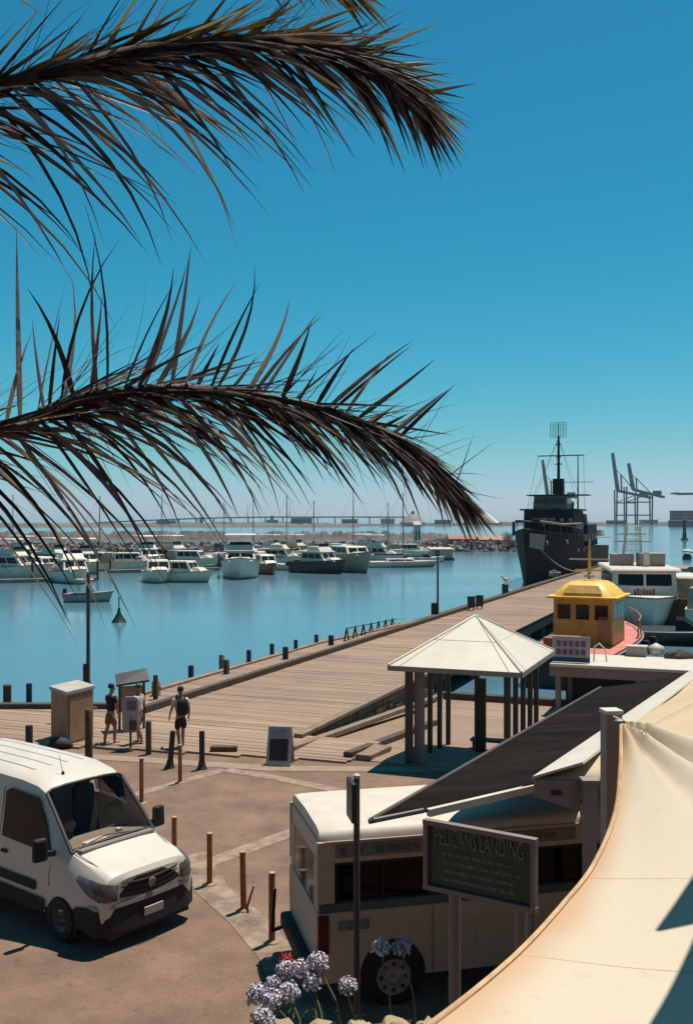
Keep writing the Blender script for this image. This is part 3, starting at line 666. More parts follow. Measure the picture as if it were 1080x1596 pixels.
m_ = MB(); par(m_, .1, .92, -.03, .0, .1, 1.40); m_.build('door', sandst, cb, bevel=.008)
pk = thing('rubbish_bag', 'black rubbish bag slumped against the concrete box', 'bag', G(103, 1163) + Vector((-.15, -.2, 0)), 0)
rb_ = random.Random(4); m_ = MB()
m_.loft([[Vector((math.cos(a) * r_ * rb_.uniform(.88, 1.1) * 1.25, math.sin(a) * r_ * .8 * rb_.uniform(.88, 1.1), z)) for a in [k * math.pi / 6 for k in range(12)]] for z, r_ in ((0, .26), (.06, .33), (.16, .31), (.26, .22), (.31, .08))]); m_.build('sack', blackm, pk, smooth=50)
# pile of sand coloured stones left of the box
for i, (px, py, sz) in enumerate(((60, 1150, .3), (72, 1146, .35))):
    pass

# ------------------------------------------------------------------ information board, pedestal sign, sandwich board
ib = thing('information_board', 'information board with tilted dark roof at the start of the pier', 'notice board', G(196, 1148) + Vector((0, .9, 0)), R(18))
ib.scale = (.68, .68, .80)
for x in (-.55, .55):
    m_ = MB(); m_.box((x, 0, .95), (.11, .11, 1.9)); m_.build('post', timber_dark, ib)
m_ = MB(); m_.box((0, 0, 1.25), (1.0, .06, 1.0)); m_.build('panel', mat('board_panel', (.40, .25, .16), .7, var=.3, scale=4), ib)
m_ = MB(); m_.slab([Vector((-.75, -.45, 1.88)), Vector((.75, -.45, 2.02)), Vector((.72, .35, 2.38)), Vector((-.72, .35, 2.2))], .09); m_.build('roof', black, ib)
ps = thing('pedestal_sign', 'white and grey panel sign on a single thin leg beside two people', 'sign', G(204, 1168), R(-6))
m_ = MB(); m_.lathe([(.035, 0), (.035, 1.0)], 8); m_.lathe([(.16, 0), (.15, .03)], 10); m_.build('leg', dkmetal, ps)
def rrect(w, h, r, n=4):
    out = []
    for cx, cy, a0 in ((w - r, h - r, 0), (-w + r, h - r, 90), (-w + r, -h + r, 180), (w - r, -h + r, 270)):
        out += [(cx + r * math.cos(R(a0 + 90 * k / n)), cy + r * math.sin(R(a0 + 90 * k / n))) for k in range(n + 1)]
    return out
m_ = MB(); m_.slab([Vector((x, -.03, 1.02 + z)) for x, z in rrect(.24, .50, .12)], .05); pn = m_.build('panel', mat('panel_lilac', (.42, .38, .42), .5), ps)
m_ = MB(); m_.box((.03, -.05, 1.27), (.26, .02, .26)); m_.build('picture', mat('sign_blue', (.13, .17, .24), .5, var=.4, scale=6), pn)
m_ = MB(); m_.box((.08, -.05, .70), (.2, .02, .28)); m_.build('picture', mat('sign_dark', (.05, .045, .06), .5), pn)

sbd = thing('sandwich_board', 'white framed sandwich board with dark panel at the ramp foot', 'sandwich board', G(437, 1190), R(-8))
for k, sg in ((0, -1), (1, 1)):
    m_ = MB(); m_.hexa([Vector((-.34, sg * .30 - .02, 0)), Vector((.34, sg * .30 - .02, 0)), Vector((.34, sg * .30 + .02, 0)), Vector((-.34, sg * .30 + .02, 0)), Vector((-.31, sg * .04 - .02, 1.02)), Vector((.31, sg * .04 - .02, 1.02)), Vector((.31, sg * .04 + .02, 1.02)), Vector((-.31, sg * .04 + .02, 1.02))])
    m_.build('leaf', mat('board_frame', (.42, .38, .40), .6), sbd, bevel=.01)
def sb_pt(x, z): return Vector((x, -.30 + .26 * z / 1.02 - .028, z))
m_ = MB(); m_.slab([sb_pt(-.25, .14), sb_pt(.25, .14), sb_pt(.25, .70), sb_pt(-.25, .70)], .012); m_.build('panel', mat('chalk', (.025, .02, .022), .6, var=.3, scale=8), sbd)
m_ = MB(); m_.slab([sb_pt(-.2, .76), sb_pt(.2, .76), sb_pt(.2, .96), sb_pt(-.2, .96)], .012); m_.build('header', mat('hdr', (.30, .28, .36), .6, var=.3, scale=10), sbd)

# ------------------------------------------------------------------ people
def skinned(name, verts, edges, m, parent, sub=1):
    me = bpy.data.meshes.new(name); me.from_pydata([v[0] for v in verts], edges, []); me.materials.append(m)
    o = bpy.data.objects.new(name, me); col.objects.link(o); o.parent = parent
    sk = o.modifiers.new('skin', 'SKIN'); sk.use_smooth_shade = True; sk.branch_smoothing = .6
    if not me.skin_vertices: pass
    for i, v in enumerate(verts):
        r_ = v[1]; me.skin_vertices[0].data[i].radius = r_ if isinstance(r_, tuple) else (r_, r_)
    me.skin_vertices[0].data[0].use_root = True
    ss = o.modifiers.new('sub', 'SUBSURF'); ss.levels = sub; ss.render_levels = sub
    return o
def person(label, loc, rz, shirt, bottom, hairm, stride=.18, bend=0.0, arm_f=.1, sleeves=True):
    t = thing('person', label, 'person', loc, rz)       # local +y is where the person faces
    fx = math.sin(bend)
    V = [((0, 0, .95), (.15, .105)),              # pelvis
         ((0, .02 + fx * .2, 1.15), (.135, .095)), ((0, .03 + fx * .4, 1.36), (.165, .105)), ((0, .02 + fx * .5, 1.48), (.07, .07)), ((0, .03 + fx * .55, 1.54), (.052, .052)), ((0, .06 + fx * .6, 1.60), (.075, .088)), ((0, .05 + fx * .62, 1.68), (.078, .095)), ((0, .04 + fx * .62, 1.74), (.055, .07))]
    E_ = [(i, i + 1) for i in range(7)]
    def chain(root, pts):
        k = root
        for p_ in pts: V.append(p_); E_.append((k, len(V) - 1)); k = len(V) - 1
    for sg in (-1, 1):
        st = stride * sg
        chain(0, [((sg * .095, 0, .86), (.088, .09)), ((sg * .10, st * .55 + .03, .50), (.058, .062)), ((sg * .10, st * .9 - .02, .30), (.052, .058)), ((sg * .10, st - .04, .09), (.036, .042)), ((sg * .105, st + .03, .04), (.04, .035)), ((sg * .11, st + .13, .03), (.035, .022))])
        aw = -st * .8 + arm_f
        chain(2, [((sg * .19, .02 + fx * .4, 1.42), (.058, .058)), ((sg * .245, aw * .35 + fx * .3, 1.14), (.042, .042)), ((sg * .255, aw * .9 + .05 + fx * .2, .93), (.033, .033)), ((sg * .255, aw * 1.1 + .07 + fx * .2, .84), (.024, .038))])
        hk = len(V) - 1
        for f in range(4): chain(hk, [((sg * (.250 + .003 * f), aw * 1.1 + .05 + fx * .2 + f * .018, .79 - .01 * (f in (1, 2))), (.009, .009)), ((sg * .245, aw * 1.1 + .06 + fx * .2 + f * .018, .755 - .01 * (f in (1, 2))), (.008, .008))])
        chain(hk - 1, [((sg * .235, aw * 1.1 + .10 + fx * .2, .87), (.011, .011)), ((sg * .23, aw * 1.1 + .125 + fx * .2, .83), (.009, .009))])
    skinned('body', V, E_, skin_m, t, 1)
    # shirt
    V2 = [(V[0][0], (.168, .125)), ((0, .01 + fx * .1, 1.05), (.16, .118)), (V[1][0], (.155, .115)), (V[2][0], (.185, .125)), ((0, .02 + fx * .47, 1.45), (.09, .085))]
    E2 = [(0, 1), (1, 2), (2, 3), (3, 4)]
    for sg in (-1, 1):
        k = len(V2); aw = -stride * sg * .8 + arm_f
        V2 += [((sg * .19, .02 + fx * .4, 1.425), (.075, .075)), ((sg * .235, aw * .2 + .01 + fx * .33, 1.22), (.068, .068))]; E2 += [(3, k), (k, k + 1)]
    skinned('shirt', V2, E2, shirt, t, 1)
    V3 = [((0, 0, .98), (.165, .12)), ((0, 0, .90), (.165, .125))]; E3 = [(0, 1)]
    for sg in (-1, 1):
        k = len(V3); st = stride * sg
        V3 += [((sg * .10, .0, .82), (.108, .112)), ((sg * .105, st * .5 + .02, .54), (.098, .1))]; E3 += [(1, k), (k, k + 1)]
    skinned('shorts', V3, E3, bottom, t, 1)
    m_ = MB(); m_.lathe([(.088, 1.66), (.098, 1.70), (.09, 1.75), (.06, 1.795), (.0, 1.81)], 12, (0, .02 + fx * .62, 0)); m_.build('hair', hairm, t, smooth=60)
    m_ = MB()
    m_.tube([(0, .135 + fx * .6, 1.655), (0, .165 + fx * .6, 1.625)], [.012, .018], 6); m_.build('nose', skin_m, t, smooth=60)
    for sg in (-1, 1):
        m_ = MB(); m_.lathe([(0, -.012), (.014, 0), (0, .012)], 8, (sg * .033, .135 + fx * .6, 1.665)); m_.build('eye', black, t)
        m_ = MB(); m_.box((sg * .105, st * 0 + stride * sg * 1.0 + .03, .035), (.095, .27, .07), taper=.8); m_.build('shoe', dkmetal if shirt != whitep else greymetal, t, bevel=.02)
        m_ = MB(); m_.lathe([(.0, -.008), (.025, 0), (.0, .01)], 8, (sg * .083, .05 + fx * .6, 1.65), 'X'); m_.build('ear', skin_m, t)
    m_ = MB(); m_.box((0, .142 + fx * .6, 1.595), (.05, .01, .012)); m_.build('mouth', mat('lips', (.22, .09, .07), .6), t)
    return t
shirt_w = mat('shirt_white', (.66, .62, .62), .85, var=.08, scale=9)
shirt_d = mat('shirt_dark', (.02, .016, .02), .9, var=.2, scale=9)
shorts_d = mat('shorts_dark', (.022, .018, .028), .9, var=.2, scale=9)
shorts_t = mat('shorts_tan', (.20, .13, .09), .9, var=.2, scale=9)
hair_d = mat('hair_dark', (.014, .010, .009), .7, var=.2, scale=30)
hair_b = mat('hair_brown', (.12, .07, .045), .7, var=.2, scale=30)
p1 = person('person in white top and dark shorts walking onto the pier with a backpack', G(282, 1166), R(25), shirt_w, shorts_d, hair_d, .16)
bpk = thing('backpack', 'dark backpack worn by the person walking onto the pier', 'backpack', p1.location, R(25))
m_ = MB(); m_.loft([[Vector((x_, y_ - .17, z_)) for x_, y_ in rrect(w_, d_, .05)] for z_, w_, d_ in ((.98, .12, .06), (1.05, .16, .085), (1.3, .16, .085), (1.42, .14, .07), (1.46, .08, .04))]); m_.build('pack', shorts_d, bpk, smooth=50)
for sg in (-1, 1):
    m_ = MB(); m_.tube([(sg * .10, -.10, 1.44), (sg * .11, .04, 1.53), (sg * .12, .165, 1.40), (sg * .14, .13, 1.2), (sg * .13, -.1, 1.05)], .02, 5); m_.build('strap', shorts_d, bpk)
p2 = person('person in dark top and tan shorts standing left of the pedestal sign', G(173, 1160), R(-40), shirt_d, shorts_t, hair_d, .10)
p3 = person('person in white shirt standing right of the pedestal sign', G(217, 1160) , R(70), shirt_w, shorts_t, hair_b, .12)

# ------------------------------------------------------------------ restaurant sign and pole sign
a_ = P(665, 1280, 10.6); b2 = P(832, 1311, 9.95); dirs = Vector((b2.x - a_.x, b2.y - a_.y, 0)); wdt = dirs.length
rs_ = thing('restaurant_sign', 'dark green signboard with pale lettering on two pale posts', 'sign', (a_.x, a_.y, 0), math.atan2(dirs.y, dirs.x))
ZT, ZB = 3.42, 2.74
green = mat('sign_green', (.012, .052, .038), .45, var=.15, scale=5)
framem = mat('sign_frame', (.24, .195, .175), .6, var=.1)
cream_l = mat('sign_letters', (.17, .20, .18), .6, var=.2, scale=10)
m_ = MB(); m_.box((wdt / 2, .02, (ZT + ZB) / 2), (wdt - .04, .04, ZT - ZB - .04)); m_.build('panel', green, rs_)
for c_, d_ in (((wdt / 2, 0, ZT), (wdt + .06, .08, .05)), ((wdt / 2, 0, ZB), (wdt + .06, .08, .05)), ((0, 0, (ZT + ZB) / 2), (.05, .08, ZT - ZB - .05)), ((wdt, 0, (ZT + ZB) / 2), (.05, .08, ZT - ZB - .05))):
    m_ = MB(); m_.box(c_, d_); m_.build('frame', framem, rs_)
for x in (wdt * .26, wdt * .87):
    m_ = MB(); m_.lathe([(.062, 0), (.062, ZB - .025)], 14, (x, .03, 0)); m_.build('post', framem, rs_, smooth=40)
m_ = MB(); m_.box((wdt / 2, -.003, ZT - .165), (wdt - .09, .006, .005)); m_.build('rule', green, rs_)
RX = Matrix.Translation((wdt / 2, -.006, ZT - .135)) @ Matrix.Rotation(R(90), 4, 'X')
text_mesh('lettering', 'PELICANS LANDING', .262, cream_l, rs_, RX, .006, .42)
rl = random.Random(12)                               # four lines too worn to read
for k in range(4):
    z = ZT - .30 - k * .088; x = .16 + .05 * rl.random(); xe = wdt - .16 - .08 * rl.random()
    while x < xe:
        w_ = rl.uniform(.012, .022); m_ = MB(); m_.box((x + w_ / 2, -.004, z), (w_, .006, rl.uniform(.026, .042))); m_.build('small_letter', cream_l, rs_); x += w_ + rl.choice((.008, .008, .01, .03))
pp = thing('pole_sign', 'slim dark pole with a small edge-on plate beside the minibus', 'sign pole', (.132, 13.0, 0), R(10))
m_ = MB(); m_.lathe([(.042, 0), (.042, 3.26), (.03, 3.28)], 10); m_.build('pole', mat('pole_brown', (.06, .045, .04), .6), pp, smooth=40)
m_ = MB(); m_.lathe([(.045, 3.26), (.045, 3.30), (.02, 3.32)], 10); m_.build('cap', whitep, pp)
m_ = MB(); m_.box((-.08, -.05, 3.0), (.06, .40, .5), rz=R(0)); m_.build('plate', black, pp, bevel=.008)

# ------------------------------------------------------------------ shade sails, marquee, dark canopy
def sail_mat(name, c, stain):
    m = bpy.data.materials.new(name); m.use_nodes = True; nt = m.node_tree; n = nt.nodes; l = nt.links; b = n['Principled BSDF']
    b.inputs['Roughness'].default_value = .8; b.inputs['Specular IOR Level'].default_value = .2
    uv = n.new('ShaderNodeUVMap'); sp = n.new('ShaderNodeSeparateXYZ'); l.new(uv.outputs[0], sp.inputs[0])
    tc = n.new('ShaderNodeTexCoord'); nz = n.new('ShaderNodeTexNoise'); nz.inputs['Scale'].default_value = 1.3; nz.inputs['Detail'].default_value = 5; l.new(tc.outputs['Object'], nz.inputs['Vector'])
    nf = n.new('ShaderNodeTexNoise'); nf.inputs['Scale'].default_value = 9; nf.inputs['Detail'].default_value = 6; l.new(tc.outputs['Object'], nf.inputs['Vector'])
    ad = n.new('ShaderNodeMath'); ad.operation = 'MULTIPLY_ADD'; ad.inputs[1].default_value = -.10; l.new(nz.outputs['Fac'], ad.inputs[0]); l.new(sp.outputs[0], ad.inputs[2])
    mr = n.new('ShaderNodeMapRange'); mr.interpolation_type = 'SMOOTHSTEP'; mr.inputs['From Min'].default_value = -.05; mr.inputs['From Max'].default_value = .085; mr.inputs['To Min'].default_value = stain; mr.inputs['To Max'].default_value = 0; l.new(ad.outputs[0], mr.inputs['Value'])
    mx = n.new('ShaderNodeMix'); mx.data_type = 'RGBA'; mx.inputs[6].default_value = (*c, 1); mx.inputs[7].default_value = (.44, .23, .098, 1); l.new(mr.outputs[0], mx.inputs[0])
    sp2 = n.new('ShaderNodeMapRange'); sp2.inputs['From Min'].default_value = .60; sp2.inputs['From Max'].default_value = .78; sp2.inputs['To Min'].default_value = 0; sp2.inputs['To Max'].default_value = .35; l.new(nf.outputs['Fac'], sp2.inputs['Value'])
    m2 = n.new('ShaderNodeMix'); m2.data_type = 'RGBA'; l.new(sp2.outputs[0], m2.inputs[0]); l.new(mx.outputs[2], m2.inputs[6]); m2.inputs[7].default_value = (.38, .29, .195, 1)
    l.new(m2.outputs[2], b.inputs['Base Color'])
    wv = n.new('ShaderNodeTexNoise'); wv.inputs['Scale'].default_value = 160; l.new(tc.outputs['Object'], wv.inputs['Vector'])
    bp = n.new('ShaderNodeBump'); bp.inputs['Strength'].default_value = .25; bp.inputs['Distance'].default_value = .012; ws_ = n.new('ShaderNodeTexNoise'); ws_.inputs['Scale'].default_value = 4.5; ws_.inputs['Detail'].default_value = 3; l.new(tc.outputs['Object'], ws_.inputs['Vector']); sm_ = n.new('ShaderNodeMath'); sm_.operation = 'MULTIPLY_ADD'; sm_.inputs[1].default_value = .15; l.new(wv.outputs['Fac'], sm_.inputs[0]); l.new(ws_.outputs['Fac'], sm_.inputs[2]); l.new(sm_.outputs[0], bp.inputs['Height']); l.new(bp.outputs[0], b.inputs['Normal'])
    return m
creamsail = sail_mat('cream_sail', (.52, .425, .305), .66)
edge_px = [(968, 1124, 8.8), (966, 1190, 8.2), (958, 1262, 7.6), (926, 1340, 6.95), (880, 1402, 6.4), (800, 1490, 5.65), (668, 1598, 4.75), (520, 1690, 4.15), (380, 1760, 3.8)]
EP = [P(*e) for e in edge_px]
def spline(pts, t):
    x = t * (len(pts) - 1); i = min(int(x), len(pts) - 2); f = x - i
    p0 = pts[max(i - 1, 0)]; p1_ = pts[i]; p2_ = pts[i + 1]; p3_ = pts[min(i + 2, len(pts) - 1)]
    return 0.5 * ((2 * p1_) + (p2_ - p0) * f + (2 * p0 - 5 * p1_ + 4 * p2_ - p3_) * f * f + (3 * p1_ - p0 - 3 * p2_ + p3_) * f ** 3)
FAR = [EP[0], Vector((3.6, 9.0, 4.66)), Vector((6.0, 9.3, 4.95))]
RT = [Vector((6.0, 9.3, 4.95)), Vector((5.4, 6.0, 4.5)), Vector((5.6, 2.6, 4.7))]
NRx = [EP[-1], Vector((2.2, 3.1, 4.15)), RT[-1]]
def sail_pt(u, v):
    Lp, Rp, Tp, Bp = spline(EP, v), spline(RT, v), spline(FAR, u), spline(NRx, u)
    bl = EP[0] * (1 - u) * (1 - v) + FAR[-1] * u * (1 - v) + EP[-1] * (1 - u) * v + RT[-1] * u * v
    p = Lp * (1 - u) + Rp * u + Tp * (1 - v) + Bp * v - bl
    d_ = p - EP[0]; r_ = math.hypot(d_.x, d_.y); an = math.atan2(-d_.y, d_.x)
    p.z += .085 * math.sin(an * 8.5 + .7) * math.exp(-r_ / 1.9) * min(1, r_ / .25) - .05 * math.exp(-((an - .45) / .10) ** 2) * math.exp(-r_ / 2.5) * min(1, r_ / .2)
    p.z += .012 * math.sin(p.x * 3.1 + p.y * 2.2) * u
    return p
NU, NV = 46, 90
sa = thing('shade_sail', 'large cream shade sail with stained curved edge in the foreground', 'shade sail', EP[0], 0)
m_ = MB()
vv = []; uvs = []
for j in range(NV + 1):
    for i in range(NU + 1):
        u_ = (i / NU) ** 1.6; v_ = (j / NV) ** 1.25
        vv.append(sail_pt(u_, v_) - EP[0]); uvs.append((u_, v_))
m_.add(vv, [(j * (NU + 1) + i, (j + 1) * (NU + 1) + i, (j + 1) * (NU + 1) + i + 1, j * (NU + 1) + i + 1) for j in range(NV) for i in range(NU)])
so = m_.build('fabric', creamsail, sa, smooth=60)
uvl = so.data.uv_layers.new(name='UVMap')
for lp3 in so.data.loops: uvl.data[lp3.index].uv = uvs[lp3.vertex_index]
sd = so.modifiers.new('thick', 'SOLIDIFY'); sd.thickness = .006; sd.offset = -1
m_ = MB(); m_.tube([sail_pt(0, t / 60) - EP[0] + Vector((0, 0, .004)) for t in range(61)], .018, 6); m_.build('hem_rope', mat('hem', (.62, .40, .22), .8, var=.2, scale=6), sa, smooth=60)
m_ = MB(); m_.tube([sail_pt(t / 30, 0) - EP[0] + Vector((0, 0, .004)) for t in range(31)], .014, 6); m_.build('hem_rope', mat('hem_pale', (.66, .55, .40), .8, var=.15, scale=6), sa, smooth=60)
m_ = MB(); m_.tube([(0, 0, 0), (-.07, .02, .03)], .02, 6); m_.lathe([(.03, -.01), (.05, 0), (.03, .01)], 10, (-.02, 0, .01)); m_.build('corner_shackle', greymetal, sa)
for k_, (v0, amp) in enumerate(((.42, 0), (.62, 0))):
    m_ = MB(); m_.tube([sail_pt(t / 24, v0 - .1 * t / 24) - EP[0] + Vector((0, 0, -.001)) for t in range(25)], .0035, 4); m_.build('seam', mat('seam_cream', (.60, .47, .32), .8), sa)

spo = P(952, 1105, 9.0)
po = thing('sail_post', 'square grey post with pale cap holding the cream sail corner', 'post', (spo.x, spo.y, 0), R(8))
m_ = MB(); m_.box((0, 0, spo.z / 2 - .02), (.15, .15, spo.z - .04)); m_.build('shaft', mat('post_grey', (.36, .30, .28), .6, var=.1), po, bevel=.01)
m_ = MB(); m_.box((0, 0, spo.z - .02), (.165, .165, .04)); m_.build('cap', whitep, po, bevel=.008)

# marquee with white border, beyond the sail post
q0 = G(835, 1214, 3.4); q1 = G(1080, 1046, 3.4); dq = (q1 - q0).normalized()
mq = thing('marquee', 'cream hip roofed marquee with white edge and grey fascia', 'marquee', (q0.x, q0.y, 0), 0)
e0 = Vector((0, 0, 3.4)); e1 = e0 + dq * 14.5; fr_ = Vector((6.5, -.15, 3.4)); ra = Vector((4.6, 4.0, 4.35)); rb2 = ra + dq * 11
creamroof = mat('marquee_fabric', (.62, .49, .33), .8, var=.06, scale=1.2, spec=.2)
def tent(a, b_, c_, d_, n=14, sag=.10):
    mb = MB(); vv = []
    for j in range(n + 1):
        for i in range(n + 1):
            u_, v_ = i / n, j / n
            p = (a * (1 - u_) + b_ * u_) * (1 - v_) + (d_ * (1 - u_) + c_ * u_) * v_
            p = Vector(p); p.z -= sag * math.sin(math.pi * v_) * (.6 + .4 * math.cos(u_ * 6 * math.pi)); vv.append(p)
    mb.add(vv, [(j * (n + 1) + i, j * (n + 1) + i + 1, (j + 1) * (n + 1) + i + 1, (j + 1) * (n + 1) + i) for j in range(n) for i in range(n)]); return mb
dn = Vector((0, 0, -1))
o = tent(e1, e0, ra, rb2).build('roof_fabric', creamroof, mq, smooth=60); sd = o.modifiers.new('t', 'SOLIDIFY'); sd.thickness = .01
o = tent(e0, fr_, ra + Vector((.01, 0, 0)), ra, sag=.06).build('roof_fabric', creamroof, mq, smooth=60); sd = o.modifiers.new('t', 'SOLIDIFY'); sd.thickness = .01
inn = (ra - e0); inn = (inn - dq * inn.dot(dq)).normalized()
m_ = MB(); m_.slab([e0 + Vector((-.05, -.02, .035)), e0 + inn * .42 + Vector((.14, 0, .035)) + dq * .2, e1 + inn * .42 + Vector((0, 0, .035)), e1 + Vector((-.05, 0, .035))], .03); m_.build('white_border', whitep, mq)
fas = mat('fascia_brown', (.30, .25, .235), .6, var=.1)
m_ = MB(); m_.hexa([e0 + Vector((0, -.03, -.22)), e0 + Vector((.75, -.05, -.46)), e0 + Vector((.75, 0, -.46)), e0 + Vector((0, .02, -.22)), e0 + Vector((-.04, -.03, -.01)), e0 + Vector((.75, -.05, -.01)), e0 + Vector((.75, 0, -.01)), e0 + Vector((-.04, .02, -.01))]); fo = m_.build('fascia', fas, mq)
m_ = MB(); m_.beam(e0 + Vector((.0, 0, -.12)), e1 + Vector((0, 0, -.12)), .05, .2); m_.build('gutter', fas, mq)
m_ = MB(); m_.box(e0 + Vector((.24, -.05, -.16)), (.12, .03, .05)); m_.build('bracket', black, fo)
m_ = MB(); m_.box(e0 + Vector((.56, -.065, -.36)), (.07, .02, .13)); m_.build('label_plate', whitep, fo)
m_ = MB(); m_.beam(e0 + Vector((.80, -.03, -.08)), fr_ + Vector((0, 0, -.08)), .06, .14); m_.build('front_beam', fas, mq)
for x, y, w_ in ((.62, -.16, .15), (5.8, -.16, .15)):
    m_ = MB(); m_.box((x, y, 1.70), (w_, w_, 3.40)); m_.build('post', fas, mq, bevel=.01)
    m_ = MB(); m_.box((x, y, 3.42), (w_ + .06, w_ + .06, .05)); m_.build('post_cap', fas, mq)
m_ = MB(); m_.slab([Vector((.75, .0, 2.62)), Vector((1.25, -.02, 2.28)), Vector((1.25, -.02, 3.02))], .03); m_.build('side_flap', fas, mq)
m_ = MB(); m_.beam(Vector((1.3, .3, 2.7)), Vector((2.4, .3, 3.4)), .06, .22); m_.build('brace', fas, mq)
for k in range(1, 4):
    q = e0 + dq * (3.6 * k); m_ = MB(); m_.box((q.x + .25, q.y, 1.7), (.12, .12, 3.4)); m_.build('post', fas, mq)
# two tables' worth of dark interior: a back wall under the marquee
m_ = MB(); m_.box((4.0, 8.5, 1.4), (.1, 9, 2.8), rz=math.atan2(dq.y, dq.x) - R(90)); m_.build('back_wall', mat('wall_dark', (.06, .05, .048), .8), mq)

# dark canopy left of the marquee
k0 = G(578, 1279, 3.10); k1 = G(832, 1222, 3.22); k3 = G(935, 1072, 3.05); k2 = k3 + (k1 - k0) * 1.6
shade_d = mat('dark_shadecloth', (.016, .012, .010), .9, var=.45, scale=.8, bump=.15, bscale=6, spec=.05, stretch=(1, 4, 1))
ca = thing('dark_canopy', 'long dark brown shade canopy stretched beside the marquee', 'canopy', (k0.x, k0.y, 0), 0)
off = Vector((k0.x, k0.y, 0))
o = tent(k0 - off, k3 - off, k2 - off, k1 - off, n=16, sag=.06).build('cloth', shade_d, ca, smooth=60); sd = o.modifiers.new('t', 'SOLIDIFY'); sd.thickness = .012
m_ = MB(); m_.tube([k0 - off, k3 - off], .035, 8); m_.build('edge_pole', mat('pole_tan', (.07, .052, .042), .6), ca)
m_ = MB(); m_.tube([k0 - off + Vector((-.02, 0, -.01)), k0.lerp(k1, .30) - off + Vector((0, 0, -.02))], .032, 8); m_.build('end_pole', dkmetal, ca)
m_ = MB(); m_.beam(k0.lerp(k1, .33) - off + Vector((0, 0, -.06)), k1 - off + Vector((0, 0, -.05)), .07, .09); m_.build('white_gutter', whitep, ca)
for t_ in (.42, .98):
    p = k0.lerp(k3, t_) - off; m_ = MB(); m_.lathe([(.05, 0), (.05, p.z - .02)], 8, (p.x + .25, p.y, 0)); m_.build('post', dkmetal, ca)

# two unseen sails added to cast the cream sail's shadows; plus a leaning mast
_sg = [sail_pt((i / 60) ** 1.6, j / 90) for j in range(91) for i in range(61)]
def shadow_src(px, py, h_):                          # the point h_ above the sail surface, towards the sun
    q = min(_sg, key=lambda v: (CX + F * v.x / v.y - px) ** 2 + (HY - F * (v.z - H) / v.y - py) ** 2)
    return q + SUN_DIR * (h_ / SUN_DIR.z)
shadowsail = mat('shadow_sail_cloth', (.10, .10, .12), .85, var=.08, scale=1)
_n = shadowsail.node_tree; _t = _n.nodes.new('ShaderNodeBsdfTransparent'); _t.inputs[0].default_value = (1, .86, .86, 1); _x = _n.nodes.new('ShaderNodeMixShader'); _x.inputs[0].default_value = .085   # a little warm sun let through, so the cast shadow turns less teal
_n.links.new(_n.nodes['Principled BSDF'].outputs[0], _x.inputs[1]); _n.links.new(_t.outputs[0], _x.inputs[2]); _n.links.new(_x.outputs[0], _n.nodes['Material Output'].inputs[0])
def upper(label, pts, h_):
    q = [shadow_src(*p_, h_) for p_ in pts]; t = thing('unseen_shadow_sail', label, 'shade sail', q[0], 0, 'unseen sails added to cast shadows')
    m_ = MB(); m_.slab([v - q[0] for v in q], .01); m_.build('fabric', shadowsail, t)
    m_ = MB(); m_.tube([v - q[0] for v in q] + [Vector((0, 0, 0))], .012, 6); m_.build('hem_rope', shadowsail, t); return t
upper('unseen added sail whose pointed tip shades the cream sail', [(1018, 1452), (1150, 1240), (1330, 1372)], 3.2)
upper('unseen added sail shading the right corner of the cream sail', [(1000, 1622), (1104, 1416), (1420, 1500), (1350, 1760)], 3.0)
mt = thing('sail_mast', 'leaning dark mast tip at the right edge of the sky', 'mast', (4.2, 12.0, 0), 0)
tp = P(1079, 410, 12.0) + Vector((.06, 0, 0)); m_ = MB(); m_.tube([Vector((.75, 0, 0)), Vector((tp.x - 4.2 + .40, 0, 4.6)), Vector((tp.x - 4.2, 0, tp.z))], [.07, .06, .05], 10); m_.build('shaft', navy, mt, smooth=40)

# ------------------------------------------------------------------ raised planter with agapanthus
plt = thing('stone_planter', 'low planter of rough pale stones in front of the minibus', 'planter', G(540, 1700), 0)
pl0 = Vector(plt.location)
rk = random.Random(9); paler = mat('pale_stone', (.42, .32, .19), .9, var=.3, scale=4, bump=.8, bscale=9, objrand=.2)
def rock(sz, seed):
    r_ = random.Random(seed); mb = MB(); rings = []
    for i in range(7):
        ph = -1.35 + 2.7 * i / 6
        rings.append([Vector((math.cos(a) * math.cos(ph) ** .45 * sz[0] * r_.uniform(.82, 1.12), math.sin(a) * math.cos(ph) ** .45 * sz[1] * r_.uniform(.82, 1.12), math.sin(ph) * sz[2] * r_.uniform(.85, 1.08))) for a in [k * 2 * math.pi / 10 for k in range(10)]])
    return mb.loft(rings)
for i, (px, py, D, sz) in enumerate(((440, 1592, 11.3, (.20, .2, .16)), (505, 1596, 11.2, (.26, .2, .12)), (560, 1594, 11.25, (.22, .2, .12)), (615, 1590, 11.3, (.24, .2, .15)), (665, 1594, 11.3, (.2, .2, .13)), (395, 1618, 11.3, (.22, .2, .14)))):
    sz = (sz[0] * .9, sz[1], .30); p = P(px, py, D) - pl0; p.z -= .28
    o = rock(sz, 20 + i).build('stone', paler, plt, smooth=50, loc=p)
m_ = MB(); m_.box((0.0, -.35, .25), (2.8, .9, .5)); m_.build('planter_wall', paler, plt, bevel=.03)
m_ = MB(); m_.box((0, -.35, .52), (2.6, .8, .06)); m_.build('soil', mat('soil', (.05, .035, .025), .95, var=.3, scale=6), plt)
petal = mat('agapanthus_petal', (.66, .63, .72), .7, var=.25, scale=25, objrand=.15)
stemm = mat('flower_stem', (.16, .15, .06), .7, var=.2, scale=10, objrand=.2)
leafm = mat('strap_leaf', (.06, .085, .028), .5, var=.25, scale=6, objrand=.3)
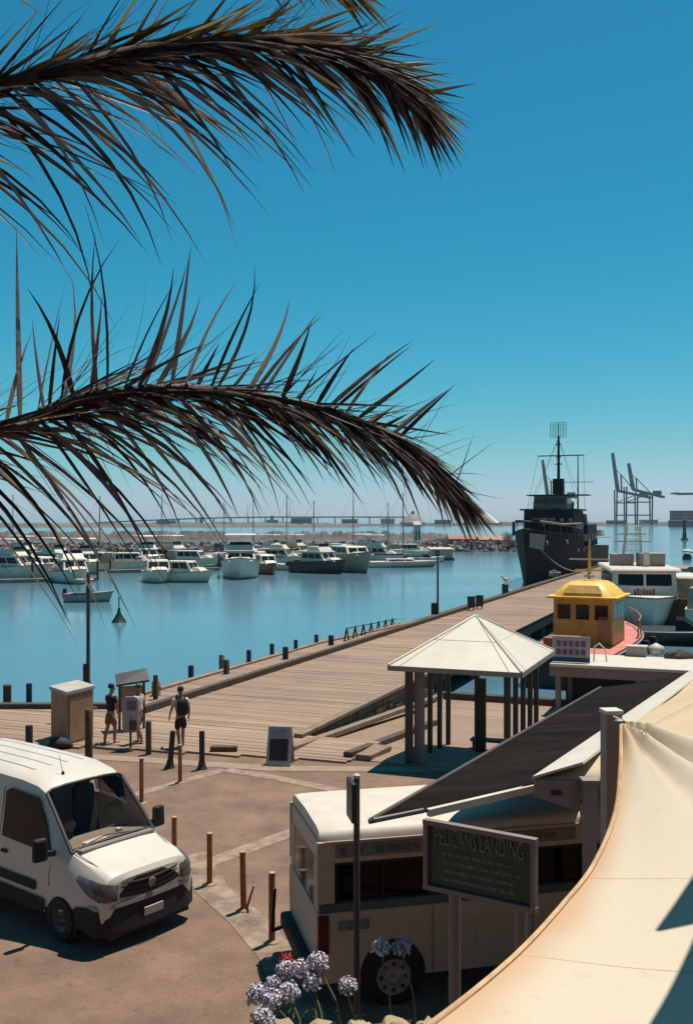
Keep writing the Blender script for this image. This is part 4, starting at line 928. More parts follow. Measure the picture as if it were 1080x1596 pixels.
def umbel(r_, seed, n=110):
    q = random.Random(seed); mb = MB()
    for k in range(n):
        z = 1 - 2 * (k + .5) / n; a = k * 2.39996 + q.uniform(-.3, .3); s_ = math.sqrt(1 - z * z)
        dd = Vector((s_ * math.cos(a), s_ * math.sin(a), z)); rr_ = r_ * q.uniform(.55, 1.15) * (1 if dd.z > -.6 else .7)
        t = dd.orthogonal().normalized(); b_ = dd.cross(t); c_ = dd * rr_; w_ = r_ * q.uniform(.14, .26)
        mb.add([c_ - dd * r_ * .35, c_ + t * w_, c_ + (t * -.5 + b_ * .87) * w_, c_ + (t * -.5 - b_ * .87) * w_, c_ - dd * r_ * .05], [(0, 1, 4), (0, 2, 4), (0, 3, 4), (1, 2, 4), (2, 3, 4), (3, 1, 4)])
    for k in range(0, n, 3):
        z = 1 - 2 * (k + .5) / n; a = k * 2.39996; s_ = math.sqrt(1 - z * z); mb.tube([(0, 0, 0), (s_ * math.cos(a) * r_ * .8, s_ * math.sin(a) * r_ * .8, z * r_ * .8)], .004, 3, False)
    return mb
FL = [(402, 1552, 11.9, .115, 'leftmost lilac agapanthus head low at the left'), (426, 1534, 12.0, .085, 'small lilac agapanthus head above the leftmost one'), (424, 1560, 11.7, .11, 'lilac agapanthus head between the leftmost and the pale stone'), (451, 1548, 11.8, .11, 'lilac agapanthus head just above the pale stone'),
      (445, 1512, 12.1, .10, 'lilac agapanthus head directly below the red flower'), (469, 1511, 12.0, .10, 'lilac agapanthus head right of the red flower'), (496, 1500, 12.0, .105, 'tall pale agapanthus head against the minibus rear corner'), (486, 1530, 11.9, .10, 'ragged half-faded agapanthus head in the middle of the clump'), (542, 1537, 11.8, .095, 'pale agapanthus head alone at the foot of the sign pole'),
      (594, 1477, 12.1, .10, 'white agapanthus head in front of the minibus wheel top'), (626, 1476, 12.2, .10, 'dusky agapanthus head right of the minibus wheel top'), (410, 1590, 11.4, .12, 'agapanthus head cut by the bottom edge of the photo')]
for i, (px, py, D, r_, lb_) in enumerate(FL):
    c_ = P(px, py, D); qf = random.Random(i)
    bx = c_.x + qf.uniform(.1, .35) if px < 500 else c_.x + qf.uniform(-.1, .35)
    by = min(11.6, D - .3)
    t = thing('agapanthus', lb_, 'flower', (bx, by, .5), 0, 'agapanthus flowers in the planter')
    hd = c_ - Vector((bx, by, .5))
    m_ = MB(); m_.tube([(0, 0, 0), hd * .45 + Vector((qf.uniform(.0, .08), 0, .07)), hd * .8 + Vector((0, 0, .04)), hd], [.014, .012, .011, .010], 6); m_.build('stem', stemm, t, smooth=60)
    umbel(r_ * 1.18, i, 130).build('umbel', petal, t, loc=hd)
    for k in range(9):
        a = qf.uniform(0, 6.28); ln = qf.uniform(.45, .8); m_ = MB(); pts = []
        d2 = Vector((math.cos(a), math.sin(a), 0)); sd_ = Vector((-d2.y, d2.x, 0)) * .018
        for s_ in range(5):
            f_ = s_ / 4; c2_ = d2 * ln * f_ + Vector((0, 0, ln * (1.1 * f_ - 1.0 * f_ * f_)))
            pts.append([c2_ - sd_ * (1 - f_ * .9), c2_ + Vector((0, 0, -.006)), c2_ + sd_ * (1 - f_ * .9)])
        m_.loft(pts, closed=False, cap=False); m_.build('leaf', leafm, t)
rd = thing('red_flower', 'single red flower at the top of the flower clump', 'flower', P(446, 1530, 12.3), 0)
m_ = MB(); m_.tube([(0, 0, -.3), (0, 0, .22)], .01, 5); m_.build('stem', stemm, rd)
umbel(.10, 77, 70).build('petals', mat('red_petal', (.55, .02, .04), .6, var=.2, scale=20), rd, loc=(0, 0, .26))

# ------------------------------------------------------------------ palm tree
leafmat = bpy.data.materials.new('palm_leaflet'); leafmat.use_nodes = True
nt = leafmat.node_tree; n_ = nt.nodes; l_ = nt.links; b = n_['Principled BSDF']; b.inputs['Roughness'].default_value = .42; b.inputs['Specular IOR Level'].default_value = .5
oi = n_.new('ShaderNodeAttribute'); oi.attribute_name = 'tone'; oi.attribute_type = 'GEOMETRY'; cr = n_.new('ShaderNodeValToRGB'); el = cr.color_ramp.elements
el[0].position = 0; el[0].color = (.022, .014, .010, 1); el[1].position = 1; el[1].color = (.34, .26, .19, 1)
for p_, c_ in ((.45, (.035, .022, .016, 1)), (.62, (.095, .062, .046, 1)), (.78, (.26, .18, .14, 1))): e_ = el.new(p_); e_.color = c_  # pale ramp stops paint highlights and glints into random leaflets
tc = n_.new('ShaderNodeTexCoord'); nz = n_.new('ShaderNodeTexNoise'); nz.inputs['Scale'].default_value = 9; nz.inputs['Detail'].default_value = 4; l_.new(tc.outputs['Object'], nz.inputs['Vector'])
mm = n_.new('ShaderNodeMath'); mm.operation = 'MULTIPLY_ADD'; mm.inputs[1].default_value = .5; l_.new(nz.outputs['Fac'], mm.inputs[0]); 
mm2 = n_.new('ShaderNodeMath'); mm2.operation = 'MULTIPLY'; mm2.inputs[1].default_value = .75; l_.new(oi.outputs['Fac'], mm2.inputs[0]); l_.new(mm2.outputs[0], mm.inputs[2]); l_.new(mm.outputs[0], cr.inputs[0]); l_.new(cr.outputs[0], b.inputs['Base Color'])
b.inputs['Roughness'].default_value = .6; b.inputs['Specular IOR Level'].default_value = .3
tl_ = n_.new('ShaderNodeBsdfTranslucent'); l_.new(cr.outputs[0], tl_.inputs[0]); mxs = n_.new('ShaderNodeMixShader'); mxs.inputs[0].default_value = .30
l_.new(b.outputs[0], mxs.inputs[1]); l_.new(tl_.outputs[0], mxs.inputs[2]); l_.new(mxs.outputs[0], n_['Material Output'].inputs[0])
el[0].color = (.020, .012, .009, 1)
leafgold = leafmat.copy(); leafgold.name = 'palm_leaflet_gold'
ge = [x for x in leafgold.node_tree.nodes if x.type == 'VALTORGB'][0].color_ramp.elements
for e_, c_ in zip(ge, ((.05, .032, .012), (.11, .07, .018), (.20, .13, .03), (.26, .19, .07), (.34, .27, .14))): e_.color = (*c_, 1)
rachm = mat('palm_rachis', (.055, .036, .022), .6, var=.35, scale=6, bump=.4)
barkm = mat('palm_bark', (.13, .09, .06), .9, var=.35, scale=5, bump=.8, bscale=10)
CR = Vector((-3.1, 3.7, 7.35))
palm = thing('palm_tree', 'date palm whose two drooping fronds hang in from the left', 'palm tree', (CR.x, CR.y, 0), 0)
m_ = MB(); rt = random.Random(2); rings = []
for i in range(50):
    z = CR.z * i / 49; rings.append([Vector((math.cos(a) * (.30 + .035 * (i % 2)) * rt.uniform(.95, 1.05), math.sin(a) * (.30 + .035 * (i % 2)) * rt.uniform(.95, 1.05), z)) for a in [k * math.pi / 8 for k in range(16)]])
m_.loft(rings); m_.build('trunk', barkm, palm)
rp = random.Random(31)
def leaflet_pts(base, d0, bend, L, wd, nseg=6):
    """a folded, tapering blade that starts along d0 and curves towards bend"""
    c_ = Vector(base); d_ = Vector(d0).normalized(); out = []; sag = Vector(bend)
    for k in range(nseg + 1):
        f_ = k / nseg; w_ = wd * (min(1, .45 + f_ * 3.0) * (1 - f_ ** 1.7) + .04)
        side = d_.cross(Vector((0, 1, 0))); side = side.normalized() if side.length > .05 else Vector((0, 0, 1))
        up = side.cross(d_).normalized(); side = (side * .85 + up * leaf_twist).normalized()
        out.append([c_ - side * w_ / 2, c_ + up * w_ * .28, c_ + side * w_ / 2])
        d_ = (d_ + sag * (L / nseg) * (0.4 + 1.2 * f_)).normalized(); c_ = c_ + d_ * L / nseg
    return out
leaf_twist = 0
def tone_attr(o, vals):
    a = o.data.attributes.new('tone', 'FLOAT', 'FACE'); a.data.foreach_set('value', vals)
def frond(pixpts, specs, rad, others=False):
    global leaf_twist
    pts3 = [P(*q) - Vector((CR.x, CR.y, 0)) for q in pixpts] if not others else pixpts
    fo_ = bpy.data.objects.new('frond', None); col.objects.link(fo_); fo_.parent = palm
    m_ = MB(); NS = 40
    m_.tube([spline(pts3, t / NS) for t in range(NS + 1)], [lerp(rad, .004, (t / NS) ** .8) for t in range(NS + 1)], 8); m_.build('rachis', rachm, fo_, smooth=60)
    for (cnt, t0, t1, dirf, bendf, lenf, wd, sep, *tone) in specs:
        lm_ = leafgold if tone else leafmat
        bulk = MB(); btone = []
        for k in range(cnt):
            t = t0 + (t1 - t0) * (k + rp.uniform(.1, .9)) / cnt
            c_ = spline(pts3, t); tn = (spline(pts3, min(1, t + .02)) - spline(pts3, max(0, t - .02))).normalized()
            leaf_twist = rp.uniform(-.9, .9); tn_ = rp.random()
            ring_ = leaflet_pts(c_, dirf(t, tn), bendf(t, tn), lenf(t) * rp.uniform(.75, 1.12), wd * rp.uniform(.7, 1.2))
            if sep and not others:
                mb = MB(); mb.loft(ring_, closed=False, cap=False); tone_attr(mb.build('leaflet', lm_, fo_, smooth=60), [tn_] * 12)
            else: bulk.loft(ring_, closed=False, cap=False); btone += [tn_] * 12
        if bulk.v: tone_attr(bulk.build('fine_leaflets', lm_, fo_, smooth=60, kind='stuff'), btone)
    return fo_
ju = lambda a: Vector((rp.uniform(-a, a), rp.uniform(-a, a) * 1.5, rp.uniform(-a, a)))
X_, Z_, Y_ = Vector((1, 0, 0)), Vector((0, 0, 1)), Vector((0, 1, 0))
# lower frond
F2 = [(-840, 640, 3.7), (-300, 690, 3.7), (0, 668, 3.7), (120, 624, 3.7), (260, 606, 3.72), (400, 616, 3.74), (535, 646, 3.76), (636, 692, 3.78), (708, 760, 3.8)]
L2 = lambda t: lerp(.92, .27, max(0, (t - .22) / .78) ** .7)
frond(F2, [
    (40, .20, .86, lambda t, tn: tn * lerp(.05, .95, max(0, (t - .35) / .6)) + Z_ * lerp(1.0, .75, t) + ju(.26), lambda t, tn: X_ * rp.uniform(-1.3, 1.0) + Z_ * .1, lambda t: lerp(.66, .26, max(0, (t - .25) / .75)) * rp.choice((.4, .7, 1, 1.1)), .020, True),
    (112, .10, .99, lambda t, tn: tn * lerp(.85, 1.2, t) - Z_ * lerp(.85, .55, t) + ju(.34), lambda t, tn: -Z_ * rp.uniform(.3, 1.3) + X_ * rp.uniform(-.6, .4), L2, .020, True),
    (180, .12, 1.0, lambda t, tn: tn * 1.2 + Z_ * rp.uniform(-.9, lerp(.5, -.1, t)) + ju(.3), lambda t, tn: -Z_ * rp.uniform(-.2, 1.2) + X_ * rp.uniform(-.5, .5), lambda t: lerp(.55, .27, t), .015, False),
    (200, .12, 1.0, lambda t, tn: tn * .9 + Z_ * rp.uniform(-1.0, .9) + ju(.5), lambda t, tn: Z_ * rp.uniform(-1.6, 1.4) + X_ * rp.uniform(-1, 1), lambda t: lerp(.60, .26, t), .004, False),
    (110, .80, 1.0, lambda t, tn: tn * 1.5 + Z_ * rp.uniform(-.7, .2) + ju(.2), lambda t, tn: -Z_ * rp.uniform(.3, 1.0), lambda t: lerp(.30, .22, t), .009, False)], .042)
# upper frond
F1 = [(-870, 520, 3.6), (-320, 250, 3.6), (-20, 142, 3.6), (140, 96, 3.62), (290, 68, 3.64), (420, 60, 3.66), (530, 80, 3.68), (605, 112, 3.7), (655, 158, 3.72)]
L1 = lambda t: lerp(.95, .28, max(0, (t - .22) / .78) ** .75)
frond(F1, [
    (112, .10, .99, lambda t, tn: tn * lerp(.95, .9, t) - Z_ * lerp(.72, .75, t) + ju(.30), lambda t, tn: -Z_ * rp.uniform(.2, 1.1) + X_ * rp.uniform(-.5, .3), L1, .021, True),
    (200, .14, 1.0, lambda t, tn: tn * 1.2 + Z_ * rp.uniform(-.8, lerp(.4, 0, t)) + ju(.3), lambda t, tn: -Z_ * rp.uniform(0, 1.0) + X_ * rp.uniform(-.4, .4), lambda t: lerp(.60, .27, t), .016, False),
    (200, .2, 1.0, lambda t, tn: tn * .9 + Z_ * rp.uniform(-.9, .8) + ju(.5), lambda t, tn: Z_ * rp.uniform(-1.6, 1.2) + X_ * rp.uniform(-1, 1), lambda t: lerp(.56, .24, t), .004, False),
    (30, .2, .98, lambda t, tn: tn * .85 + Z_ * .6 + ju(.3), lambda t, tn: X_ * rp.uniform(0, .9) - Z_ * .3, lambda t: lerp(.42, .25, t), .020, True, 'gold'),
    (60, .25, 1.0, lambda t, tn: tn * 1.2 + Z_ * rp.uniform(.05, .4) + ju(.25), lambda t, tn: -Z_ * rp.uniform(0, .8), lambda t: lerp(.42, .25, t), .019, False, 'gold')], .04)
# a third frond enters the top of the picture
F3 = [(-800, 330, 3.75), (-340, 20, 3.75), (0, -120, 3.75), (200, -125, 3.75), (360, -95, 3.77), (470, -55, 3.8), (550, -20, 3.8)]
frond(F3, [(70, .25, 1.0, lambda t, tn: tn * 1.0 - Z_ * .6 + ju(.25), lambda t, tn: -Z_ * rp.uniform(.2, .8), lambda t: lerp(.5, .22, t), .020, False, 'gold')], .04)
# the rest of the crown, outside the picture
for az, el_ in ((100, 35), (140, 10), (180, 30), (215, 5), (250, 30), (300, 20), (60, 55), (170, 60)):
    d_ = Vector((math.cos(R(az)), math.sin(R(az)), 0)); b0 = Vector((0, 0, CR.z))
    pp_ = [b0 + d_ * (r_ * 3.0 * math.cos(R(el_))) + Z_ * (math.sin(R(el_)) * 3.0 * r_ - 1.3 * r_ * r_) for r_ in (0, .25, .5, .75, 1.0)]
    frond(pp_, [(70, .12, 1, lambda t, tn: tn * .9 - Z_ * .5 + tn.cross(Z_) * rp.choice((-1, 1)) * .8 + ju(.2), lambda t, tn: -Z_ * .6, lambda t: lerp(.6, .3, t), .025, False)], .05, others=True)

# ------------------------------------------------------------------ boats in the marina
def hull_mb(L, B, fb, flare=1.0, rake=.25, stern=.9, depth=.5, n=12, sheer=.35):
    mb = MB(); rings = []
    for i in range(n + 1):
        t = i / n; b_ = B / 2 * (1 - max(0, (t - .40) / .60) ** 2.4) * lerp(stern, 1, min(1, t / .35)); b_ = max(b_, .02)
        zs = fb * (1 + sheer * t * t); x = L * t; xr = L * (t - rake * .35 * max(0, t - .6) / .4 * 1.0)
        bl = b_ * lerp(.92, .55, max(0, (t - .3) / .7)) / flare
        xk = lerp(x, x - L * rake * .5 * t ** 4, 1)
        sec = [(x, b_, zs), (lerp(x, xk, .45), lerp(bl, b_, .5), zs * .45), (xk, bl, 0.02), (xk, bl * .55, -depth * .7), (xk, 0, -depth)]
        rings.append([Vector((p[0] - L / 2, -p[1], p[2])) for p in sec] + [Vector((p[0] - L / 2, p[1], p[2])) for p in sec[-2::-1]])
    mb.loft(rings, closed=True); return mb, rings
def band(mb, rings, z0f, z1f, out=.02):
    """a rubbing strake along the top edge of a hull"""
    for j, sg in ((0, -1), (8, 1)):
        mb.tube([r[j] + Vector((0, sg * out, -.06)) for r in rings], .05, 5)
def house(mb, x0, x1, y, z0, z1, rf=.25, rb=.1, ty=.85):
    mb.hexa([(x0, -y, z0), (x1, -y, z0), (x1, y, z0), (x0, y, z0), (x0 + rb, -y * ty, z1), (x1 - rf, -y * ty, z1), (x1 - rf, y * ty, z1), (x0 + rb, y * ty, z1)])
def house_windows(parent, x0, x1, y, z0, z1, rf, rb, ty, a=.35, c=.85, n=3, front=True, m=None, rear=True):
    m = m or glassd
    def at(sx, sg, f): return Vector((lerp(lerp(x0, x1, sx), lerp(x0 + rb, x1 - rf, sx), f), sg * lerp(y, y * ty, f) + sg * .015, lerp(z0, z1, f)))
    for sg in (-1, 1):
        for k in range(n):
            s0, s1 = .06 + .88 * k / n + .015, .06 + .88 * (k + 1) / n - .015
            q = [at(s0, sg, a), at(s1, sg, a), at(s1, sg, c), at(s0, sg, c)]
            if sg > 0: q = q[::-1]
            mb = MB(); mb.slab(q, .03); mb.build('window', m, parent)
    for fx, x_a, x_b, on in ((1, x1, x1 - rf, front), (-1, x0, x0 + rb, rear)):
        if not on: continue
        k2 = 2
        for k in range(k2):
            ya, yb = -.88 + 1.76 * k / k2 + .04, -.88 + 1.76 * (k + 1) / k2 - .04
            q = [Vector((lerp(x_a, x_b, f) + fx * .015, yy * lerp(y, y * ty, f), lerp(z0, z1, f))) for yy, f in ((ya, a), (yb, a), (yb, c), (ya, c))]
            if fx < 0: q = q[::-1]
            mb = MB(); mb.slab(q, .03); mb.build('window', m, parent)
def rails(parent, pts, h_, m=None, r_=.022):
    mb = MB(); mb.tube([Vector(p) + Vector((0, 0, h_)) for p in pts], r_, 4)
    for p in pts: mb.tube([Vector(p), Vector(p) + Vector((0, 0, h_))], r_ * .8, 4)
    mb.build('rail', m or chrome, parent, kind='stuff')
def boat_root(name, label, px, py, rz, grp='boats moored in the marina'):
    g_ = G(px, py, WZ); return thing(name, label, 'boat', (g_.x, g_.y, WZ), R(rz), grp)
canvas_b = mat('canvas_beige', (.42, .35, .27), .9, var=.15, scale=2); canvas_n = mat('canvas_navy', (.03, .035, .06), .9, var=.2, scale=2)
hull_dark = mat('hull_dark', (.035, .028, .028), .35, var=.15); hull_wood = mat('hull_wood', (.20, .10, .055), .45, var=.2, scale=2)
trim_dk = mat('boot_top', (.05, .045, .05), .5)
def cruiser(label, px, py, rz, L=10, B=3.4, fb=1.25, fly=True, hm=None, top=None, cov=None):
    t = boat_root('motor_cruiser', label, px, py, rz); t.scale = (1.12, 1.12, 1.15); mb, rg = hull_mb(L, B, fb); h_ = mb.build('hull', hm or gelcoat, t, smooth=35)
    mb = MB(); band(mb, rg, 0, 0); mb.build('rubbing_strake', trim_dk, h_)
    mb = MB(); mb.tube([r[2] + Vector((0, -.02, .1)) for r in rg], .06, 4); mb.tube([r[6] + Vector((0, .02, .1)) for r in rg], .06, 4); mb.build('boot_stripe', trim_dk, h_, kind='stuff')
    x0, x1, z0, z1 = -L * .28, L * .22, fb * 1.02, fb + 1.35
    mb = MB(); house(mb, x0, x1, B * .40, z0, z1, L * .10, .1, .88); c_ = mb.build('cabin', gelcoat, t, bevel=.08); house_windows(c_, x0, x1, B * .40, z0, z1, L * .10, .1, .88)
    mb = MB(); house(mb, x1 - .3, L * .38, B * .30, fb * 1.1, fb + .62, L * .10, .0, .75); mb.build('foredeck_trunk', gelcoat, t, bevel=.08)
    if fly:
        mb = MB(); house(mb, x0 - L * .10, x1 - L * .08, B * .43, z1 + .002, z1 + .12, .1, 0, .98); mb.build('flybridge_deck', gelcoat, t, bevel=.03)
        mb = MB(); house(mb, -L * .16, x1 - L * .10, B * .36, z1 + .12, z1 + .75, L * .06, .1, .9); mb.build('flybridge_coaming', gelcoat, t, bevel=.08)
        mb = MB(); house(mb, x1 - L * .17, x1 - L * .155, B * .30, z1 + .75, z1 + 1.1, .1, .1, .85); mb.build('flybridge_screen', glassd, t)
        if cov != 'open':
            mb = MB(); house(mb, -L * .26, x1 - L * .12, B * .40, z1 + 1.95, z1 + 2.07, .2, .1, .95); r0 = mb.build('hard_top', top or gelcoat, t, bevel=.05)
            for x in (-L * .22, x1 - L * .16):
                for y in (-B * .35, B * .35):
                    mb = MB(); mb.tube([(x, y, z1 + .1), (x, y, z1 + 1.97)], .035, 5); mb.build('strut', chrome, t)
        mb = MB(); mb.tube([(-L * .14, 0, z1 + 2.0), (-L * .16, 0, z1 + 3.3)], [.05, .02], 5); mb.build('aerial', gelcoat, t)
    if cov and cov != 'open':
        mb = MB(); house(mb, -L * .47, x0 - .02, B * .42, fb, z1 + .02, .05, .35, .9); mb.build('cockpit_cover', cov, t, bevel=.06)
    else:
        mb = MB(); mb.box((-L * .40, 0, fb * .9), (.2, B * .8, .9)); mb.build('transom_seat', canvas_b, t, bevel=.04)
    rails(t, [rg[7][0], rg[9][0], rg[11][0], rg[12][0]], .6); rails(t, [rg[7][8], rg[9][8], rg[11][8], rg[12][8]], .6)
    return t
def yacht(label, px, py, rz, L=10, mast=12.5, hm=None, cov=None):
    t = boat_root('sailing_yacht', label, px, py, rz); t.scale = (1.1, 1.1, 1.0); mb, rg = hull_mb(L, L * .3, 1.0, sheer=.2); h_ = mb.build('hull', hm or gelcoat, t, smooth=35)
    mb = MB(); band(mb, rg, 0, 0, .01); mb.build('rubbing_strake', trim_dk, h_)
    mb = MB(); house(mb, -L * .15, L * .2, L * .09, .98, 1.5, .5, .2, .85); c_ = mb.build('cabin', gelcoat, t, bevel=.08); house_windows(c_, -L * .15, L * .2, L * .09, .98, 1.5, .5, .2, .85, n=3, front=False)
    mb = MB(); mb.tube([(L * .06, 0, 1.4), (L * .06, 0, mast)], [.09, .06], 6); ms = mb.build('mast', greymetal, t)
    for f_ in (.45, .72):
        mb = MB(); mb.tube([(L * .06, -L * .07, mast * f_), (L * .06, L * .07, mast * f_)], .03, 4); mb.build('spreader', greymetal, ms)
    mb = MB(); mb.tube([(L * .05, 0, 2.2), (-L * .35, 0, 2.3)], [.16, .13], 8); mb.build('furled_sail', cov or canvas_n, t, smooth=50)
    mb = MB()
    for a, b_ in (((L * .49, 0, 1.2), (L * .06, 0, mast)), ((-L * .49, 0, 1.0), (L * .06, 0, mast)), ((L * .05, -L * .14, 1.1), (L * .06, 0, mast)), ((L * .05, L * .14, 1.1), (L * .06, 0, mast))): mb.tube([a, b_], .015, 3)
    mb.build('rigging', dkmetal, t, kind='stuff')
    return t
def runabout(label, px, py, rz, L=5.5, hm=None, cov=None):
    t = boat_root('runabout', label, px, py, rz); t.scale = (1.15, 1.15, 1.15); mb, rg = hull_mb(L, L * .38, .75); h_ = mb.build('hull', hm or gelcoat, t, smooth=35)
    mb = MB(); band(mb, rg, 0, 0); mb.build('rubbing_strake', trim_dk, h_)
    mb = MB(); house(mb, -L * .05, L * .1, L * .15, .8, 1.4, L * .1, .02, .85); mb.build('windscreen', glassd, t)
    if cov:
        mb = MB(); house(mb, -L * .3, L * .08, L * .16, 1.9, 2.0, .1, .1, .9); mb.build('canopy', cov, t, bevel=.04)
        for x in (-L * .25, L * .02):
            for y in (-L * .14, L * .14): mb = MB(); mb.tube([(x, y, .75), (x, y, 1.92)], .025, 4); mb.build('strut', chrome, t)
    mb = MB(); mb.box((-L * .5, 0, .75), (.4, .4, .9), taper=.8); mb.build('outboard_motor', black, t, bevel=.06)
    return t
cruiser('large white cruiser cut by the left edge of the photo behind palm leaflets', 22, 903, -20, 12, 4, 1.5, True)
cruiser('white cruiser with beige cover second from the left edge', 66, 899, -35, 9, 3.2, 1.2, False, cov=canvas_b)
cruiser('white flybridge cruiser above the little grey dinghy', 112, 908, -60, 9.5, 3.6, 1.3, True, cov='open')
runabout('small grey dinghy alone on the water in front of the left cruisers', 140, 938, 5, 4.2, gelgrey, canvas_b)
cruiser('boxy white cabin boat with dark window, left of a matching pair', 246, 907, -75, 8, 3.6, 1.2, False, cov='open')
cruiser('white cabin boat with sloping front, right of a matching pair', 287, 907, -20, 8, 3.2, 1.1, False, cov='open')
cruiser('big white flybridge cruiser seen end-on near the middle of the marina', 375, 900, -84, 12, 5.0, 2.0, True)
cruiser('brown wooden hulled launch right of the big end-on cruiser', 414, 894, -70, 8.5, 2.9, 1.2, False, hull_wood, cov=canvas_b)
runabout('white runabout with dark outboard between the launch and the dark hulled boat', 455, 889, 150, 6.5, gelcoat, canvas_n)
cruiser('dark hulled cabin boat with white superstructure in the middle of the marina', 500, 893, -42, 9.5, 3.6, 1.5, True, hull_dark, cov='open')
cruiser('wide pale grey hulled cruiser right of the dark hulled boat', 548, 891, -62, 11, 4.6, 2.2, False, mat('hull_pale', (.42, .36, .32), .4), cov=canvas_b)
yacht('long low white yacht with navy sail cover lying to the right', 620, 884, 6, 14, 13)
# back rows
cruiser('small white cruiser half hidden behind the left cruisers near the photo edge', 40, 882, -25, 9, 3.2, 1.3, True)
cruiser('white cruiser with covered stern far behind the small dinghy', 160, 888, -30, 9, 3.2, 1.2, False, cov=canvas_n)
cruiser('white boat under the thick leaflet cluster left of the matching pair', 205, 889, 10, 9, 3.2, 1.2, False, cov=canvas_b)
runabout('small boat with navy canopy left of the big end-on cruiser', 318, 880, -20, 7, gelcoat, canvas_n)
runabout('small dark boat behind the left side of the big end-on cruiser', 338, 882, -40, 7, hull_wood, canvas_b)
cruiser('distant white cruiser between the end-on cruiser and the wooden launch', 425, 873, -20, 10, 3.4, 1.2, True)
cruiser('distant cruiser with navy cover behind the white runabout', 462, 872, -30, 10, 3.4, 1.2, True, cov=canvas_n)
cruiser('distant white cruiser behind the dark hulled boat', 518, 874, 20, 9, 3.3, 1.1, False, cov=canvas_n)
cruiser('distant white cruiser behind the pale grey cruiser', 570, 870, 15, 10, 3.4, 1.2, True)
cruiser('distant white cruiser behind the long low yacht bow', 640, 868, 10, 9, 3.2, 1.2, False, cov=canvas_b)
yacht('tall masted yacht in the back row behind the pale grey cruiser', 556, 873, 170, 11, 15, cov=canvas_n)
yacht('yacht with thin mast in the back row right of the big end-on cruiser', 452, 878, 160, 10, 13)
yacht('yacht with pale sail cover in the back row at the far left', 15, 880, 20, 10, 13, cov=canvas_b)
yacht('back row yacht between the matching pair and the big end-on cruiser', 345, 872, 30, 10, 12, cov=canvas_n)
yacht('back row yacht behind the long low yacht', 600, 872, 10, 10, 12, gelgrey)
yacht('back row yacht above the wooden launch', 400, 874, 190, 10, 12.5, cov=canvas_b)
cruiser('white cruiser squeezed between the photo edge boats in the second row', 88, 891, -30, 10, 3.4, 1.3, True)
cruiser('white cruiser behind the flybridge cruiser above the dinghy', 132, 893, -50, 10, 3.4, 1.3, True, cov=canvas_b)
cruiser('pale cruiser directly behind the boxy cabin boat', 228, 884, -60, 10, 3.6, 1.4, True, cov=canvas_n)
cruiser('pale cruiser directly behind the sloping front cabin boat', 272, 882, -30, 10, 3.6, 1.4, True)
cruiser('white sedan cruiser in the gap left of the small navy canopied boat', 302, 884, -15, 9, 3.2, 1.2, False, cov=canvas_b)
cruiser('white cruiser tucked against the right side of the big end-on cruiser', 398, 886, -25, 9, 3.2, 1.2, False, cov=canvas_n)
cruiser('white cruiser in the second row above the wooden launch bow', 437, 882, -15, 9, 3.3, 1.3, True, cov='open')
runabout('little white boat in the gap left of the dark hulled boat', 476, 882, -35, 7, gelcoat, canvas_b)
cruiser('white cruiser in the second row right of the dark hulled boat', 530, 880, -20, 10, 3.4, 1.3, True, cov='open')
cruiser('white cruiser in the second row above the long low yacht stern', 590, 877, -12, 9, 3.3, 1.3, True, cov=canvas_b)
runabout('little white boat at the bow of the long low yacht', 664, 876, 10, 7, gelcoat, canvas_b)
yacht('second row yacht above the small dinghy', 150, 884, 25, 10, 12.5, cov=canvas_n)
yacht('second row yacht behind the matching pair of cabin boats', 258, 880, 165, 10, 13, cov=canvas_b)
yacht('second row yacht just left of the dark hulled boat', 484, 878, 20, 10, 12, cov=canvas_b)
runabout('low dark hulled workboat moored right of the orange workboat bow', 1066, 1002, -20, 9, hull_dark)
cruiser('white hulled launch at the right edge just right of the ferry', 1110, 972, 66, 9, 3.2, 1.3, False, cov=canvas_b)
# floating jetties and berth piles
def jetty(label, a, b_, wd=1.6):
    a = G(*a, WZ); b_ = G(*b_, WZ); t = thing('floating_jetty', label, 'jetty', a, 0, 'floating jetties of the marina')
    v = b_ - a; m_ = MB(); m_.beam((0, 0, .25), v + Vector((0, 0, .25)), wd, .45); m_.build('pontoon', mat('jetty_grey', (.27, .22, .19), .85, var=.2, scale=.6), t)
    k = max(2, int(v.length / 9))
    for i in range(k + 1):
        m_ = MB(); p = v * (i / k); m_.lathe([(.17, -1), (.17, 2.6), (.02, 2.9)], 8, (p.x, p.y + .9, 0)); m_.build('guide_pile', timber_dark, t)
jetty('floating jetty in front of the left cruisers', (-60, 910), (150, 905))
jetty('floating jetty behind the matching pair of cabin boats', (170, 893), (340, 889))
jetty('floating jetty behind the boats in the middle of the marina', (360, 884), (600, 877))
wb_ = thing('floating_shed', 'small white floating shed at the right end of the marina', 'shed', G(686, 873, WZ), R(8))
m_ = MB(); m_.box((0, 0, .25), (5, 4, .5)); m_.build('raft', timber_dark, wb_)
m_ = MB(); m_.box((0, 0, 1.4), (4.4, 3.4, 1.8)); m_.build('wall', mat('shed_wall', (.55, .44, .36), .7), wb_)
m_ = MB(); m_.slab([Vector((-2.5, -2, 2.35)), Vector((2.5, -2, 2.35)), Vector((2.5, 2, 2.6)), Vector((-2.5, 2, 2.6))], .12); m_.build('roof', whitep, wb_)
m_ = MB(); m_.box((-1, -1.73, 1.3), (.9, .06, 1.5)); m_.build('door', timber_dark, wb_)
